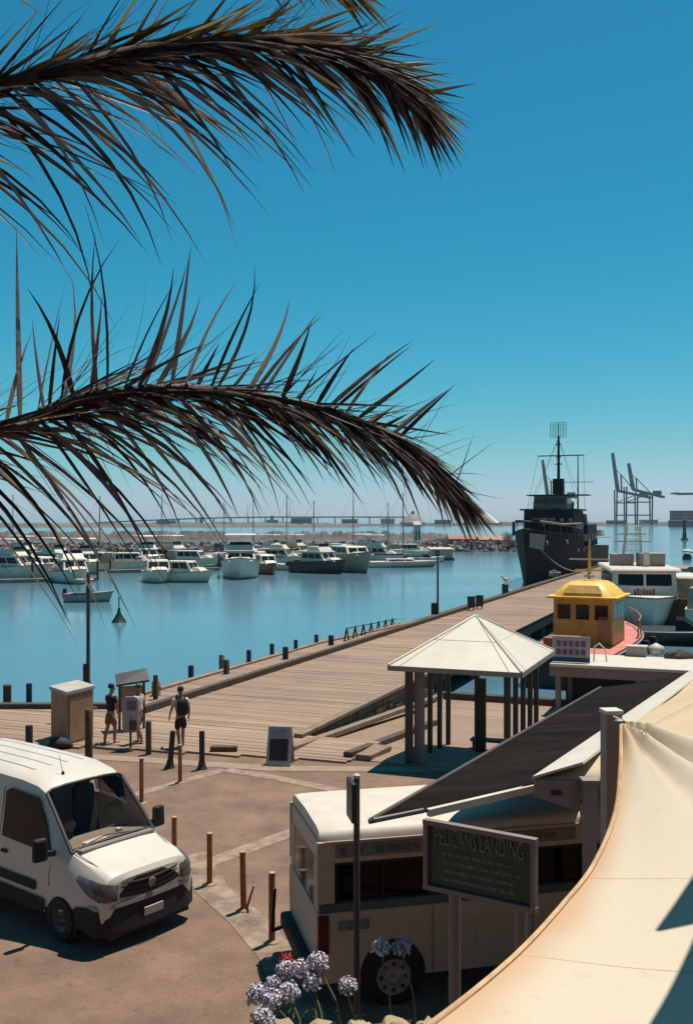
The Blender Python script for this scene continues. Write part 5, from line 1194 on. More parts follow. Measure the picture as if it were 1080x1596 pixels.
# marker buoy
by_ = thing('marker_buoy', 'dark conical marker buoy alone in the harbour', 'buoy', G(186, 970, WZ), 0)
m_ = MB(); m_.lathe([(.55, -.3), (.62, .0), (.5, .18), (.16, .75), (.1, 1.15), (.0, 1.2)], 12); m_.build('cone', black, by_, smooth=40)
m_ = MB(); m_.lathe([(.05, 1.1), (.05, 1.9)], 6); m_.lathe([(.0, 1.85), (.12, 1.95), (0, 2.1)], 8); m_.build('topmark', dkmetal, by_)
m_ = MB(); m_.box((.42, 0, .12), (.3, .2, .35), taper=.6); m_.build('float', gelgrey, by_)
wbu = thing('mooring_buoy', 'small white topped buoy near the right edge of the water', 'buoy', G(1070, 872, WZ), 0)
m_ = MB(); m_.lathe([(.9, -.3), (1.0, .2), (.9, .8), (.5, 1.2)], 12); m_.build('drum', black, wbu, smooth=40)
m_ = MB(); m_.lathe([(1.0, 1.6), (1.1, 1.9), (.6, 2.1), (0, 2.15)], 12); m_.build('cap', whitep, wbu, smooth=40)

# ------------------------------------------------------------------ museum warship beyond the pier
sp0 = pier(91.0, -5.3); SHL = 56.0
shp = thing('warship', 'dark grey old warship with tall lattice topped mast moored at the pier', 'ship', (sp0.x, sp0.y, WZ), PIER_RZ - R(90))   # local -x... bow at x=0, stern at +x? set below
shp.rotation_euler = (0, 0, math.atan2(-U.y, -U.x))      # local +x points to the bow, towards the viewer
navgrey = mat('ship_grey', (.055, .048, .046), .7, var=.3, scale=.5, spec=.15); navdk = mat('ship_dark', (.027, .023, .024), .7, var=.3, scale=.5, spec=.12)
decktan = mat('ship_canvas', (.34, .29, .25), .8, var=.15, scale=.7)
mb = MB(); rings = []
SHEER = lambda x: 5.4 if x > -16 else 3.4                  # forecastle break
for i in range(27):
    f_ = i / 26; x = -SHL + SHL * f_
    b_ = 4.5 * (1 - max(0, (f_ - .62) / .38) ** 2.0) * lerp(.72, 1, min(1, f_ / .2)); b_ = max(b_, .05)
    zt = lerp(4.0, 4.7, f_) if f_ < .68 else lerp(6.0, 7.1, (f_ - .68) / .32)
    bl = b_ * lerp(.97, .42, max(0, (f_ - .6) / .4)); xk = x - (1.8 * max(0, (f_ - .85) / .15))
    sec = [(x, b_, zt), (lerp(x, xk, .4), lerp(b_, bl, .45), zt * .55), (xk, bl, .6), (xk, bl * .9, -.6), (xk, 0, -1.2)]
    rings.append([Vector((p[0], -p[1], p[2])) for p in sec] + [Vector((p[0], p[1], p[2])) for p in sec[-2::-1]])
mb.loft(rings); hl_ = mb.build('hull', navdk, shp, smooth=30)
mb = MB(); mb.tube([r[0] + Vector((0, -.05, 0)) for r in rings[19:]], .10, 5); mb.tube([r[8] + Vector((0, .05, 0)) for r in rings[19:]], .10, 5); mb.build('deck_edge', navgrey, hl_)
rails(shp, [r[8] for r in rings[18::2]], 1.0, greymetal, .05); rails(shp, [r[0] for r in rings[18::2]], 1.0, greymetal, .05)
for xx in (-3.2, -9, -14, -19):
    mb = MB(); mb.lathe([(.28, -.06), (.28, .08)], 10, (xx, 0, 5.4 if xx > -12 else 4.2), 'Y'); o = mb.build('porthole', greymetal, hl_); o.location.y = 2.2 if xx > -5 else (3.7 if xx > -12 else 4.35)
mb = MB(); mb.slab([Vector((-.3, .62, 6.6)), Vector((-2.6, 2.05, 6.4)), Vector((-2.6, 1.85, 4.5)), Vector((-.7, .52, 4.9))], .05); mb.build('bow_screen', mat('canvas_pale', (.36, .31, .29), .8, var=.2), shp)
# awning over the forecastle, gun, bridge
mb = MB(); mb.slab([Vector((-1.5, -1.4, 8.1)), Vector((-1.5, 1.6, 8.1)), Vector((-15, 4.6, 7.8)), Vector((-15, -4.2, 7.8))][::-1], .10); mb.build('awning', navgrey, shp)
mb = MB(); mb.tube([Vector((-1.5, 1.65, 8.05)), Vector((-8, 3.2, 7.65)), Vector((-15, 4.65, 7.75))], .12, 6); mb.build('awning_edge', decktan, shp)
for xx in (-2, -6, -10, -14.5):
    for sg in (-1, 1):
        mb = MB(); yy = min(4.2, 1.2 + abs(xx) * .23) * sg; mb.tube([(xx, yy, 6.2), (xx, yy, 8.0)], .06, 5); mb.build('stanchion', navgrey, shp)
gn = bpy.data.objects.new('deck_gun', None); col.objects.link(gn); gn.parent = shp; gn.location = (-11, 0, 6.4)
mb = MB(); mb.hexa([(-1.4, -1.3, 0), (1.2, -1.3, 0), (1.2, 1.3, 0), (-1.4, 1.3, 0), (-1.2, -1.1, 2.0), (.5, -1.1, 2.0), (.5, 1.1, 2.0), (-1.2, 1.1, 2.0)]); mb.build('shield', navgrey, gn, bevel=.06)
mb = MB(); mb.tube([(.5, 0, 1.3), (4.6, 0, 1.75)], [.16, .09], 8); mb.build('barrel', navdk, gn)
mb = MB(); mb.box((-21, 0, 7.2), (9.0, 7.0, 4.6), ty=.95); mb.build('deckhouse', navdk, shp, bevel=.08)
for k in range(5):
    mb = MB(); mb.box((-18 - k * 1.5, 3.46, 7.4), (.5, .1, .5)); mb.build('window', glassd, shp)
mb = MB(); mb.box((-20.5, 0, 9.62), (8.2, 7.8, .22)); mb.build('bridge_deck', navgrey, shp)
mb = MB(); mb.box((-19.6, 0, 10.6), (4.2, 4.6, 1.75), taper=.95); br = mb.build('bridge_house', mat('bridge_grey_paint', (.20, .18, .175), .6), shp, bevel=.06)
for k in range(4):
    mb = MB(); mb.box((-17.45, -1.6 + k * 1.07, 10.85), (.1, .85, .7)); mb.build('window', glassd, br)
    mb = MB(); mb.box((-18.2 - k * .95, 2.26, 10.85), (.75, .1, .7)); mb.build('window', glassd, br)
mb = MB(); mb.box((-19.8, 0, 11.6), (4.6, 5.0, .18)); mb.build('bridge_roof', navdk, br)
mb = MB(); mb.box((-22.6, 0, 11.7), (1.6, 4.6, .2)); mb.build('mast_platform', navdk, shp)
mb = MB(); mb.box((-24.6, 0, 11.75), (3.4, 8.6, .14)); mb.build('yard_platform', navdk, shp)
mb = MB(); mb.box((-24.6, 0, 13.0), (1.5, 1.5, 2.2), taper=.95); mb.build('lookout_box', navdk, shp)
ms_ = MB(); ms_.tube([(-24.6, 0, 5.5), (-24.6, 0, 14), (-24.6, 0, 20.2)], [.28, .22, .16], 8); ms_ = ms_.build('mast', navdk, shp)
mb = MB(); mb.tube([(-24.6, -3.0, 17.4), (-24.6, 3.6, 17.4)], .09, 5); mb.build('yard', navdk, ms_)
for z_, w_ in ((16.2, .5), (17.2, .35), (19.0, .35)):
    mb = MB(); mb.box((-24.6, 0, z_), (.3, w_ * 2, .14)); mb.build('crosstree', navdk, ms_)
for k in range(8):
    mb = MB(); mb.tube([(-24.3, -1.15, 20.0 + k * .3), (-24.3, 1.15, 20.0 + k * .3)], .026, 4); mb.build('aerial_bar', navgrey, ms_)
for k in range(7):
    mb = MB(); mb.tube([(-24.3, -1.1 + k * .366, 20.0), (-24.3, -1.1 + k * .366, 22.1)], .026, 4); mb.build('aerial_bar', navgrey, ms_)
mb = MB(); mb.tube([(-24.4, 0, 20.0), (-24.3, 0, 22.1)], .07, 5); mb.build('aerial_spine', navdk, ms_)
mb = MB()
for a, b3 in (((-24.6, 0, 19.8), (-3, 0, 9)), ((-24.6, 0, 19.8), (-42, 0, 13)), ((-24.6, -2.9, 17.3), (-22, -4, 9.7)), ((-24.6, 3.5, 17.3), (-22, 4, 9.7)), ((-24.6, 0, 20), (-20, 3.5, 9.7)), ((-24.6, 0, 20), (-20, -3.5, 9.7))): mb.tube([a, b3], .025, 3)
mb.build('rigging', navdk, shp, kind='stuff')
mb = MB(); mb.lathe([(1.3, 6), (1.25, 10.4), (1.35, 10.6), (1.2, 11.0)], 14, (-30.5, 0, 0)); mb.build('funnel', navgrey, shp, smooth=40)
mb = MB(); mb.box((-37, 0, 6.0), (10, 6.4, 3.2), ty=.95); mb.build('aft_deckhouse', navdk, shp, bevel=.08)
mb = MB(); mb.box((-41, 0, 8.4), (3.2, 3.2, 1.6), taper=.9); mb.build('aft_gun_tub', navdk, shp, bevel=.1)
am = MB(); am.tube([(-43, 0, 5), (-43, 0, 18.5)], [.18, .08], 6); am = am.build('aft_mast', navgrey, shp)
mb = MB(); mb.tube([(-43, -2.4, 14.3), (-43, 2.4, 14.3)], .05, 4); mb.build('yard', navgrey, am)
mb = MB(); mb.box((-47, 2.6, 6.2), (4.2, 1.8, 1.0), taper=.8); mb.build('ship_boat', gelgrey, shp, bevel=.1)
mb = MB(); mb.slab([Vector((-31, 4.6, 5.6)), Vector((-31, -4.6, 5.6)), Vector((-50, -4, 5.4)), Vector((-50, 4.4, 5.4))], .1); mb.build('aft_awning', decktan, shp)
mb = MB()
for k in range(9): mb.box((-4 - k * 3.1, min(4.4, 1.6 + k * .6), 8.0 if k < 4 else 5.8), (.5, .35, .9))
mb.build('life_raft', greymetal, shp, kind='stuff')
ra0 = P(833, 846, 124); ra1 = G(921, 889, .4)
rp_ = thing('mooring_rope', 'pale mooring rope sagging from the warship bow to the pier', 'rope', ra0, 0)
m_ = MB(); m_.tube([(ra1 - ra0) * (k / 14) + Vector((0, 0, -1.4 * math.sin(math.pi * k / 14))) for k in range(15)], .075, 6); m_.build('strand', rope_m, rp_, smooth=60)
cl_ = thing('rope_coil', 'heap of pale mooring rope on the pier near the warship bow', 'rope', G(864, 899, .05), 0)
m_ = MB(); rk_ = random.Random(6); m_.tube([Vector((math.cos(k * .8) * (.5 + .05 * (k % 5)), math.sin(k * .8) * .45, .06 + .012 * k)) for k in range(44)], .06, 5); m_.build('coil', rope_m, cl_)
m_ = MB(); m_.lathe([(.3, 0), (.22, .1), (.2, .55), (.32, .62), (.3, .75), (0, .8)], 10, (0, .2, 0)); m_.build('bitt', greymetal, cl_)

# ------------------------------------------------------------------ working boats right of the pier
yel = mat('yellow_roof', (.90, .53, .07), .5, var=.15, scale=1.5); yel2 = mat('yellow_deep', (.55, .29, .02), .5, var=.25, scale=2.5)
ora = mat('orange_cabin', (.78, .36, .06), .55, var=.2, scale=1.6); pinkd = mat('red_deck', (.62, .20, .15), .7, var=.25, scale=1.2)
yb = P(905, 1000, 52.5); yb.z = WZ
ybt = thing('pilot_boat', 'orange cabin workboat with yellow dome roof and red foredeck', 'boat', (yb.x + .15, yb.y, WZ), math.atan2(U.y, U.x) - R(4))
ybt.scale = (1.05, 1.07, 1.04)
Ly, By, fby = 15.0, 4.4, 1.55
mb, rg = hull_mb(Ly, By, fby, stern=.92, sheer=.18); mb.v = [(x + 3.2, y, z) for x, y, z in mb.v]; rg = [[v + Vector((3.2, 0, 0)) for v in r] for r in rg]
hb_ = mb.build('hull', hull_dark, ybt, smooth=35)
mb = MB()
for r1, r2 in zip(rg[:-1], rg[1:]): mb.quad(r1[0] + Vector((0, .05, .03)), r2[0] + Vector((0, .05, .03)), r2[8] + Vector((0, -.05, .03)), r1[8] + Vector((0, -.05, .03)))
mb.build('deck', pinkd, ybt)
mb = MB(); band(mb, rg, 0, 0, .03); mb.build('rubbing_strake', mat('strake_pink', (.45, .27, .24), .6), hb_)
cx0, cx1, cy, cz0, cz1 = -.3, 2.9, 1.45, fby + .05, fby + 2.35
mb = MB(); house(mb, cx0, cx1, cy, cz0, cz1, .1, .0, .98); cbn = mb.build('cabin', ora, ybt, bevel=.04)
house_windows(cbn, cx0, cx1, cy, cz0, cz1, .1, 0, .98, .52, .88, 3, rear=False)
for k in range(3):
    y = -cy * .62 + k * cy * .62; mb = MB(); mb.box((cx0 - .03, y, cz0 + 1.62), (.05, .62, .72)); mb.build('window', glassd, cbn)
mb = MB(); mb.box((cx0 - .03, -1.05, cz0 + .72), (.05, .55, 1.4)); mb.build('door', mat('orange_door', (.48, .22, .06), .5, var=.15), cbn)
mb = MB(); mb.box(((cx0 + cx1) / 2, 0, cz1 + .05), (cx1 - cx0 + .7, cy * 2 + .5, .12)); mb.build('roof_edge', yel, ybt, bevel=.04)
xm = (cx0 + cx1) / 2
mb = MB(); mb.loft([[Vector((xm + x_, y_, cz1 + .11 + z_)) for x_, y_ in rrect(w_, d_, min(w_, d_) * .4)] for z_, w_, d_ in ((0, 1.72, 1.52), (.22, 1.58, 1.36), (.55, 1.25, 1.02), (.68, 1.0, .78), (.73, .5, .4))]); dm = mb.build('dome', yel, ybt, smooth=25)
for sg in (-1, 1):
    mb = MB(); mb.slab([Vector((xm - 1.66, -.95, cz1 + .25)), Vector((xm - 1.66, .95, cz1 + .25)), Vector((xm - 1.33, .72, cz1 + .62)), Vector((xm - 1.33, -.72, cz1 + .62))], .03) if sg < 0 else mb.slab([Vector((xm + 1.66, .95, cz1 + .25)), Vector((xm + 1.66, -.95, cz1 + .25)), Vector((xm + 1.33, -.72, cz1 + .62)), Vector((xm + 1.33, .72, cz1 + .62))], .03)
    mb.build('dome_panel', yel2, dm)
mb = MB(); mb.tube([(xm, 0, cz1 + .9), (xm, 0, cz1 + 2.9)], [.09, .05], 6); mst = mb.build('mast', yel, ybt)
for z_, w_ in ((1.35, .7), (1.9, 1.0)):
    mb = MB(); mb.box((xm, 0, cz1 + z_), (.1, w_ * 2, .07)); mb.build('crossbar', yel if z_ < 1.5 else whitep, mst)
mb = MB(); mb.lathe([(.28, 0), (.28, .1), (.1, .16)], 10, (xm, 0, cz1 + 1.0)); mb.build('radar', whitep, mst)
for sg, j in ((-1, 0), (1, 8)):
    rails(ybt, [rg[k][j] + Vector((0, -.1 * sg, 0)) for k in (6, 7, 8, 9, 10, 11)], .95, mat('rail_orange', (.5, .2, .06), .5), .035)
mb = MB(); mb.box((5.0, 0, fby + .3), (1.4, 1.6, .5)); mb.build('hatch', ora, ybt, bevel=.05)
mb = MB(); mb.box((-2.4, .5, fby + .35), (1.4, 1.5, .6)); mb.build('engine_box', mat('box_rust', (.30, .12, .07), .8, var=.4), ybt, bevel=.05)
for k in range(5):
    mb = MB(); mb.lathe([(.18, -.35), (.26, 0), (.18, .35)], 8, (-3 + k * 2.2, -By / 2 - .2, fby - .4)); mb.build('fender', blackm, ybt)
# white ferry behind it
wf = P(1010, 958, 76); 
fer = thing('white_ferry', 'white passenger ferry with wide dark wheelhouse windows behind the orange workboat', 'boat', (wf.x + 1.0, wf.y + 6, WZ), math.atan2(-U.y, -U.x) + R(12))
mb, rg = hull_mb(20, 5.6, 2.1, sheer=.22, stern=.95); ferw = mat('ferry_white', (.84, .75, .66), .4, var=.07, scale=1); mb.build('hull', ferw, fer, smooth=35)
mb = MB(); band(mb, rg, 0, 0, .03); mb.build('rubbing_strake', trim_dk, fer)
mb = MB(); house(mb, -7, 4.2, 2.45, 2.0, 4.2, .5, .1, .96); c_ = mb.build('saloon', ferw, fer, bevel=.08); house_windows(c_, -7, 4.2, 2.45, 2.0, 4.2, .5, .1, .96, .48, .88, 7)
mb = MB(); house(mb, -7.4, 4.4, 2.7, 4.21, 4.42, .2, .1, .96); mb.build('saloon_roof', whitep, fer, bevel=.05)
scr = mat('screen_grey', (.34, .28, .25), .7, var=.1)
mb = MB(); mb.box((-.6, 1.0, 4.95), (2.6, 2.0, 1.05)); mb.build('upper_screen', scr, fer, bevel=.05)
mb = MB(); mb.box((-1.6, -1.2, 4.9), (2.6, 1.7, .95)); mb.build('upper_screen', scr, fer, bevel=.05)
mb = MB(); mb.box((1.2, .45, 5.0), (.3, .45, 1.15)); mb.build('mast_foot', whitep, fer)
lm = MB()
for x in (-1.6, -.6):
    for y in (-1.1, .3): lm.tube([(x, y, 5.4), (x * .8 - .2, y * .7, 7.9)], .05, 4)
for k in range(5):
    z_ = 5.7 + k * .5; f_ = 1 - k * .05; lm.tube([(-1.6 * f_, -1.1 * f_, z_), (-.6 * f_, -1.1 * f_, z_), (-.6 * f_, .3 * f_, z_), (-1.6 * f_, .3 * f_, z_), (-1.6 * f_, -1.1 * f_, z_)], .035, 4)
lm = lm.build('lattice_mast', whitep, fer, kind='stuff')
for z_, w_ in ((6.4, 1.5), (7.0, 1.1), (7.7, .8)):
    mb = MB(); mb.box((-1.1, -.4, z_), (.25, w_ * 2, .1)); mb.build('radar_bar', whitep, fer)
redm = mat('red_marks', (.55, .08, .06), .6, var=.3, scale=5)
mb = MB(); qf = random.Random(8)
for k in range(7): mb.box((4.22 - .5 * .25, -.75 + k * .23, 2.55), (.03, .15, .35 + .3 * qf.random()), ry=R(-13))
mb.build('red_lettering', redm, fer, kind='stuff')
rails(fer, [rg[k][0] for k in (8, 9, 10, 11)], .8); rails(fer, [rg[k][8] for k in (8, 9, 10, 11)], .8)
# brown hulled boat and deck at the far right
cruiser('brown and white workboat cut by the right edge beyond the ferry', 1085, 962, 62, 14, 4.4, 1.8, False, hull_wood, cov=canvas_b)
dk2 = thing('landing_stage', 'pale decked landing stage at the right edge beyond the ferry', 'landing stage', G(1075, 890, 0), PIER_RZ)
m_ = MB(); m_.box((4, 0, .3), (13, 9, .4)); m_.build('deck', timber, dk2)
for k in range(5):
    m_ = MB(); m_.lathe([(.25, -3), (.25, .1)], 8, (-2 + k * 2.5, -4.3, 0)); m_.build('pile', timber_dark, dk2)
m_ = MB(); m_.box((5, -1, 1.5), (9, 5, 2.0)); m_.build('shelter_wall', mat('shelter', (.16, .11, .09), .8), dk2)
m_ = MB(); m_.box((5, -1, 2.6), (10, 6.4, .16)); m_.build('shelter_roof', mat('roof_tan', (.42, .33, .25), .7, var=.12), dk2)

# ferry pontoon with flat white roof, and the banner on it
fp = G(860, 1034, 1.05); fpt = thing('ferry_pontoon', 'ferry pontoon shelter with long flat white roof and dark open sides', 'shelter', (fp.x, fp.y, 0), PIER_RZ)
m_ = MB(); m_.box((7.2, 1.7, .99), (14.6, 3.4, .12)); m_.build('roof', whitep, fpt, bevel=.02)
m_ = MB(); m_.box((7.2, .04, .74), (14.6, .08, .36)); m_.build('fascia', mat('fascia_pink', (.26, .19, .17), .7, var=.12), fpt)
m_ = MB(); m_.box((4.6, -.6, -1.31), (21.5, 10, .5)); m_.build('float', mat('pontoon_shade', (.018, .014, .012), .85, var=.3, scale=1), fpt)  # near-black sheet standing in for shade under the roof and behind the pavilion
for x in (.2, 3.2, 6.2, 9.2, 12.2):
    for y in (.25, 3.2): m_ = MB(); m_.box((x, y, -.15), (.2, .2, 1.85)); m_.build('post', mat('fascia_pink', (.26, .19, .17), .7), fpt)
m_ = MB(); m_.box((7.2, 3.3, -.1), (14.4, .06, 1.6)); m_.build('shade_screen', mat('wall_dark', (.06, .05, .048), .8), fpt)  # dark screen added to stand for the shade inside the shelter
m_ = MB(); m_.box((3.5, .8, -.55), (5.5, .4, .08)); m_.build('bench', timber_dark, fpt)
bn_ = thing('banner', 'white banner with purple squares and blue strip on the pontoon roof', 'banner', (fp.x, fp.y, 1.05), PIER_RZ)
m_ = MB(); m_.box((.65, .5, .52), (1.45, .05, 1.0)); bp0 = m_.build('sheet', mat('banner_white', (.55, .45, .48), .7, var=.1), bn_)
m_ = MB(); m_.box((.65, .468, .12), (1.43, .012, .18)); m_.build('strip', mat('banner_blue', (.06, .08, .2), .7), bp0)
for k in range(5):
    for j in range(2):
        m_ = MB(); m_.box((.18 + k * .235, .468, .42 + j * .32), (.17, .012, .22)); m_.build('square', mat('banner_purple', (.22, .10, .18), .7, var=.3, scale=6), bp0)
for i, (px, w_, h_, cc, lb_) in enumerate(((992, .8, .38, mat('ac_grey', (.40, .35, .33), .7), 'grey flat equipment box on the white pontoon roof'),)):
    q = G(px, 1022, 1.05); t = thing('equipment_box', lb_, 'box', (q.x, q.y, 1.05), PIER_RZ)
    m_ = MB(); m_.box((0, 0, h_ / 2), (w_, .6, h_)); m_.build('case', cc, t, bevel=.03)
    m_ = MB(); m_.box((0, 0, h_ + .02), (w_ + .04, .64, .04)); m_.build('lid', mat('ac_lid', (.55, .5, .47), .6), t)
q = G(1022, 1022, 1.05); t = thing('float_buoy', 'round white float lying on the pontoon roof', 'buoy', (q.x, q.y, 1.05), 0)
m_ = MB(); m_.lathe([(.05, 0), (.25, .05), (.34, .22), (.3, .38), (.12, .47), (.04, .52)], 14); m_.build('ball', mat('float_white', (.62, .57, .53), .6, var=.2, scale=5), t, smooth=50)
m_ = MB(); m_.tube([(0, 0, .5), (.05, 0, .58), (0, 0, .6)], .02, 5); m_.build('eye_ring', dkmetal, t)
q = G(1058, 1026, 1.05); t = thing('net_heap', 'dark heap of nets on the pontoon roof at the right', 'net', (q.x, q.y, 1.05), 0)
m_ = MB(); rk2 = random.Random(15)
m_.loft([[Vector((math.cos(a) * r_ * rk2.uniform(.75, 1.2) * 1.5, math.sin(a) * r_ * .7 * rk2.uniform(.8, 1.1), z)) for a in [k * math.pi / 7 for k in range(14)]] for z, r_ in ((0, .4), (.12, .42), (.25, .3), (.36, .12))]); m_.build('net', timber_dark, t)
hoop = G(925, 1030, 1.05); t = thing('ladder_hoop', 'white curved ladder handrail beside the banner', 'handrail', (hoop.x, hoop.y, 1.05), PIER_RZ)
m_ = MB(); m_.tube([(0, 0, 0), (.02, 0, .55), (.2, 0, .7), (.42, 0, .5), (.5, 0, 0)], .03, 6); m_.build('hoop', whitep, t, smooth=60)

# ------------------------------------------------------------------ breakwater, far shore, bridge, cranes
rock_m = mat('breakwater_rock', (.21, .18, .17), .95, var=.3, scale=.35, bump=1.0, bscale=2)  # rock grey pulled towards haze, distance put into its colour
bw_ = MB(); qb = random.Random(21)
a = G(-260, 864, WZ); c_ = G(830, 858, WZ); v = c_ - a; pv = Vector((-v.y, v.x, 0)).normalized()
for k in range(2600):
    f_ = qb.random(); o1 = abs(qb.gauss(0, 4.0)); ht = max(0, 2.6 - o1 * .32); p = a + v * f_ + pv * (o1 if qb.random() < .5 else -o1)
    s_ = qb.uniform(.5, 1.3); bw_.box((p.x, p.y, WZ + ht * qb.uniform(.5, 1)), (s_ * 1.4, s_, s_), rz=qb.uniform(0, 6), rx=qb.uniform(-.5, .5), ry=qb.uniform(-.5, .5), taper=qb.uniform(.5, .9))
o = bw_.build('breakwater', rock_m, kind='stuff'); tag(o, 'long rough stone breakwater behind the marina boats', 'breakwater')
# sheds on the breakwater's right end
for i, (px, py, w_, d_, h_, rc, lb_) in enumerate(((718, 858, 7, 4, 2.4, (.40, .16, .11), 'low shed with reddish roof behind the palm tip'), (768, 858, 8, 4, 2.2, (.45, .24, .18), 'low shed with pinkish roof left of the warship bow'), (650, 856, 1.8, 1.8, 6.2, (.7, .64, .56), 'slim pale tower behind the long yacht'))):
    q = G(px, py, WZ); t = thing('shore_shed', lb_, 'shed' if i < 2 else 'tower', (q.x, q.y, WZ), R(4))
    m_ = MB(); m_.box((0, 0, h_ / 2 + .8), (w_, d_, h_)); m_.build('wall', mat('shed_tan%d' % i, (.36, .25, .19) if i < 2 else (.66, .6, .52), .8), t)
    m_ = MB(); zt = h_ + .8; m_.hexa([(-w_ / 2 - .3, -d_ / 2 - .3, zt), (w_ / 2 + .3, -d_ / 2 - .3, zt), (w_ / 2 + .3, d_ / 2 + .3, zt), (-w_ / 2 - .3, d_ / 2 + .3, zt), (-w_ / 2 - .3, -.1, zt + 1.0), (w_ / 2 + .3, -.1, zt + 1.0), (w_ / 2 + .3, .1, zt + 1.0), (-w_ / 2 - .3, .1, zt + 1.0)]); m_.build('roof', mat('shed_roof%d' % i, rc, .8), t)
    for k in range(2): m_ = MB(); m_.box((-w_ * .25 + k * w_ * .5, -d_ / 2 - .03, h_ * .5 + .8), (w_ * .14, .08, h_ * .4)); m_.build('window', glassd, t)
# foliage clump on the breakwater left of the warship: a few shrubs
shrub_m = mat('shrub_leaf', (.055, .055, .035), .8, var=.4, scale=1.5)
def shrub(label, px, py, r_, hgt, seed, n=700, zb=WZ + 1.0):
    q = G(px, py, WZ); t = thing('shrub', label, 'shrub', (q.x, q.y, zb), 0, 'shrubs on the breakwater'); s_ = random.Random(seed)
    m_ = MB(); cl = [(s_.uniform(-r_, r_), s_.uniform(-r_ * .6, r_ * .6), s_.uniform(.3, 1) * hgt * .75, s_.uniform(.3, .5) * r_) for _ in range(9)]
    for k in range(n):
        cx_, cy_, cz_, cr_ = s_.choice(cl); d_ = Vector((s_.gauss(0, 1), s_.gauss(0, 1), s_.gauss(0, 1))).normalized() * cr_ * s_.random() ** .4
        c_ = Vector((cx_, cy_, max(.1, cz_))) + d_; t1 = Vector((s_.gauss(0, 1), s_.gauss(0, 1), s_.gauss(0, 1))).normalized() * .22; t2 = t1.orthogonal().normalized() * .12
        m_.add([c_ - t1, c_ + t2, c_ + t1, c_ - t2], [(0, 1, 2, 3)])
    m_.build('foliage', shrub_m, t, kind='stuff')
    m_ = MB()
    for cx_, cy_, cz_, cr_ in cl: m_.tube([(0, 0, -.3), (cx_ * .5, cy_ * .5, cz_ * .5), (cx_, cy_, cz_)], [.09, .06, .03], 4)
    m_.build('branches', timber_dark, t, kind='stuff')
shrub('dark shrub on the breakwater just left of the warship bow', 806, 859, 3.4, 4.2, 1)
shrub('dark shrub between the two reddish roofed sheds', 744, 858, 2.8, 2.6, 2)
shrub('low shrub behind the slim pale tower', 690, 857, 3.0, 2.2, 3)

def far(px, D, z=0.0): return Vector(((px - CX) / F * D, D, z))
land_m = mat('far_land', (.105, .088, .075), .95, var=.35, scale=.01)
ln_ = MB(); ql = random.Random(17); top = []
def shore(pxa, pxb, D, hmin, hmax, name, m, step=6, seed=0, depth=120):
    q = random.Random(seed); mb = MB(); rings = []; px = pxa; hh = (hmin + hmax) / 2
    while px <= pxb:
        hh = min(hmax, max(hmin, hh + q.uniform(-1, 1) * (hmax - hmin) * .35)); p = far(px, D)
        rings.append([Vector((p.x, D, WZ - 1)), Vector((p.x, D + 4, WZ + 1.5)), Vector((p.x, D + depth * .3, hh)), Vector((p.x, D + depth, hh * .8)), Vector((p.x, D + depth, WZ - 1))]); px += step
    mb.loft(rings); o = mb.build(name, m, smooth=50); o['kind'] = 'structure'; return o
shore(-700, 1800, 1650, 1.5, 5.5, 'far_shore', land_m, 5, 3)
shore(-900, 560, 1300, 1.0, 4.0, 'far_shore', mat('far_land_left', (.15, .12, .105), .95, var=.35, scale=.01), 5, 5)
shore(-500, 700, 420, .6, 2.4, 'far_spit', mat('spit_mauve', (.15, .128, .122), .95, var=.4, scale=.3), 1.5, 8, 20)
# low buildings and tree clumps on the far shore
bcol = [mat('far_wall_a', (.32, .28, .26), .8), mat('far_wall_b', (.20, .17, .16), .8), mat('far_wall_c', (.48, .44, .41), .8)]
fb_specs = [(470, 34, 10, 1, 'dark flat roofed building beneath the bridge deck'), (545, 26, 8, 0, 'grey low building right of the dark one under the bridge'), (604, 22, 9, 2, 'pale low building near the right end of the bridge'), (425, 18, 7, 2, 'small pale building left of the dark one under the bridge'), (260, 30, 6, 0, 'grey low building under the left part of the bridge'), (690, 26, 7, 1, 'low dark building behind the palm tip'), (1010, 26, 7, 2, 'pale low building at the foot of the cranes'), (960, 30, 6, 1, 'low dark building left of the crane feet')]
for px, w_, h_, k, lb_ in fb_specs:
    q = far(px, 1640, 1.0); t = thing('far_building', lb_ + ' on the far shore', 'building', q, 0, 'low buildings on the far shore')
    m_ = MB(); m_.box((0, 0, h_ / 2), (w_, 16, h_)); m_.build('wall', bcol[k], t)
    m_ = MB(); m_.box((0, 0, h_ + .3), (w_ + 1.5, 17, .6)); m_.build('roof', bcol[(k + 1) % 3], t)
    for j in range(4): m_ = MB(); m_.box((-w_ * .36 + j * w_ * .24, -8.1, h_ * .6), (w_ * .12, .3, h_ * .3)); m_.build('window', glassd, t)
sil = thing('stockpile_dome', 'pale grey conical storage dome at the right end of the bridge', 'storage dome', far(643, 1640, 1), 0)
m_ = MB(); m_.lathe([(21, 0), (21, 3), (15, 10), (7, 16), (0, 19)], 24); m_.build('shell', mat('dome_grey', (.28, .26, .26), .8), sil, smooth=30)
m_ = MB(); m_.box((0, -2, 20), (5, 5, 3)); m_.build('head_house', bcol[1], sil)
wdm = thing('white_hall', 'white curved roof hall seen through the lower palm tip', 'hall', far(752, 1500, 1), R(-10))
m_ = MB(); m_.loft([[Vector((x, math.cos(a) * 18, max(0, math.sin(a)) * h_)) for a in [math.pi * k / 10 for k in range(11)]] for x, h_ in ((-24, 24), (-8, 22), (8, 17), (18, 9), (24, 4))]); m_.build('shell', whitep, wdm, smooth=40)
m_ = MB(); m_.box((0, 0, 1.2), (58, 38, 2.4)); m_.build('base', bcol[1], wdm)
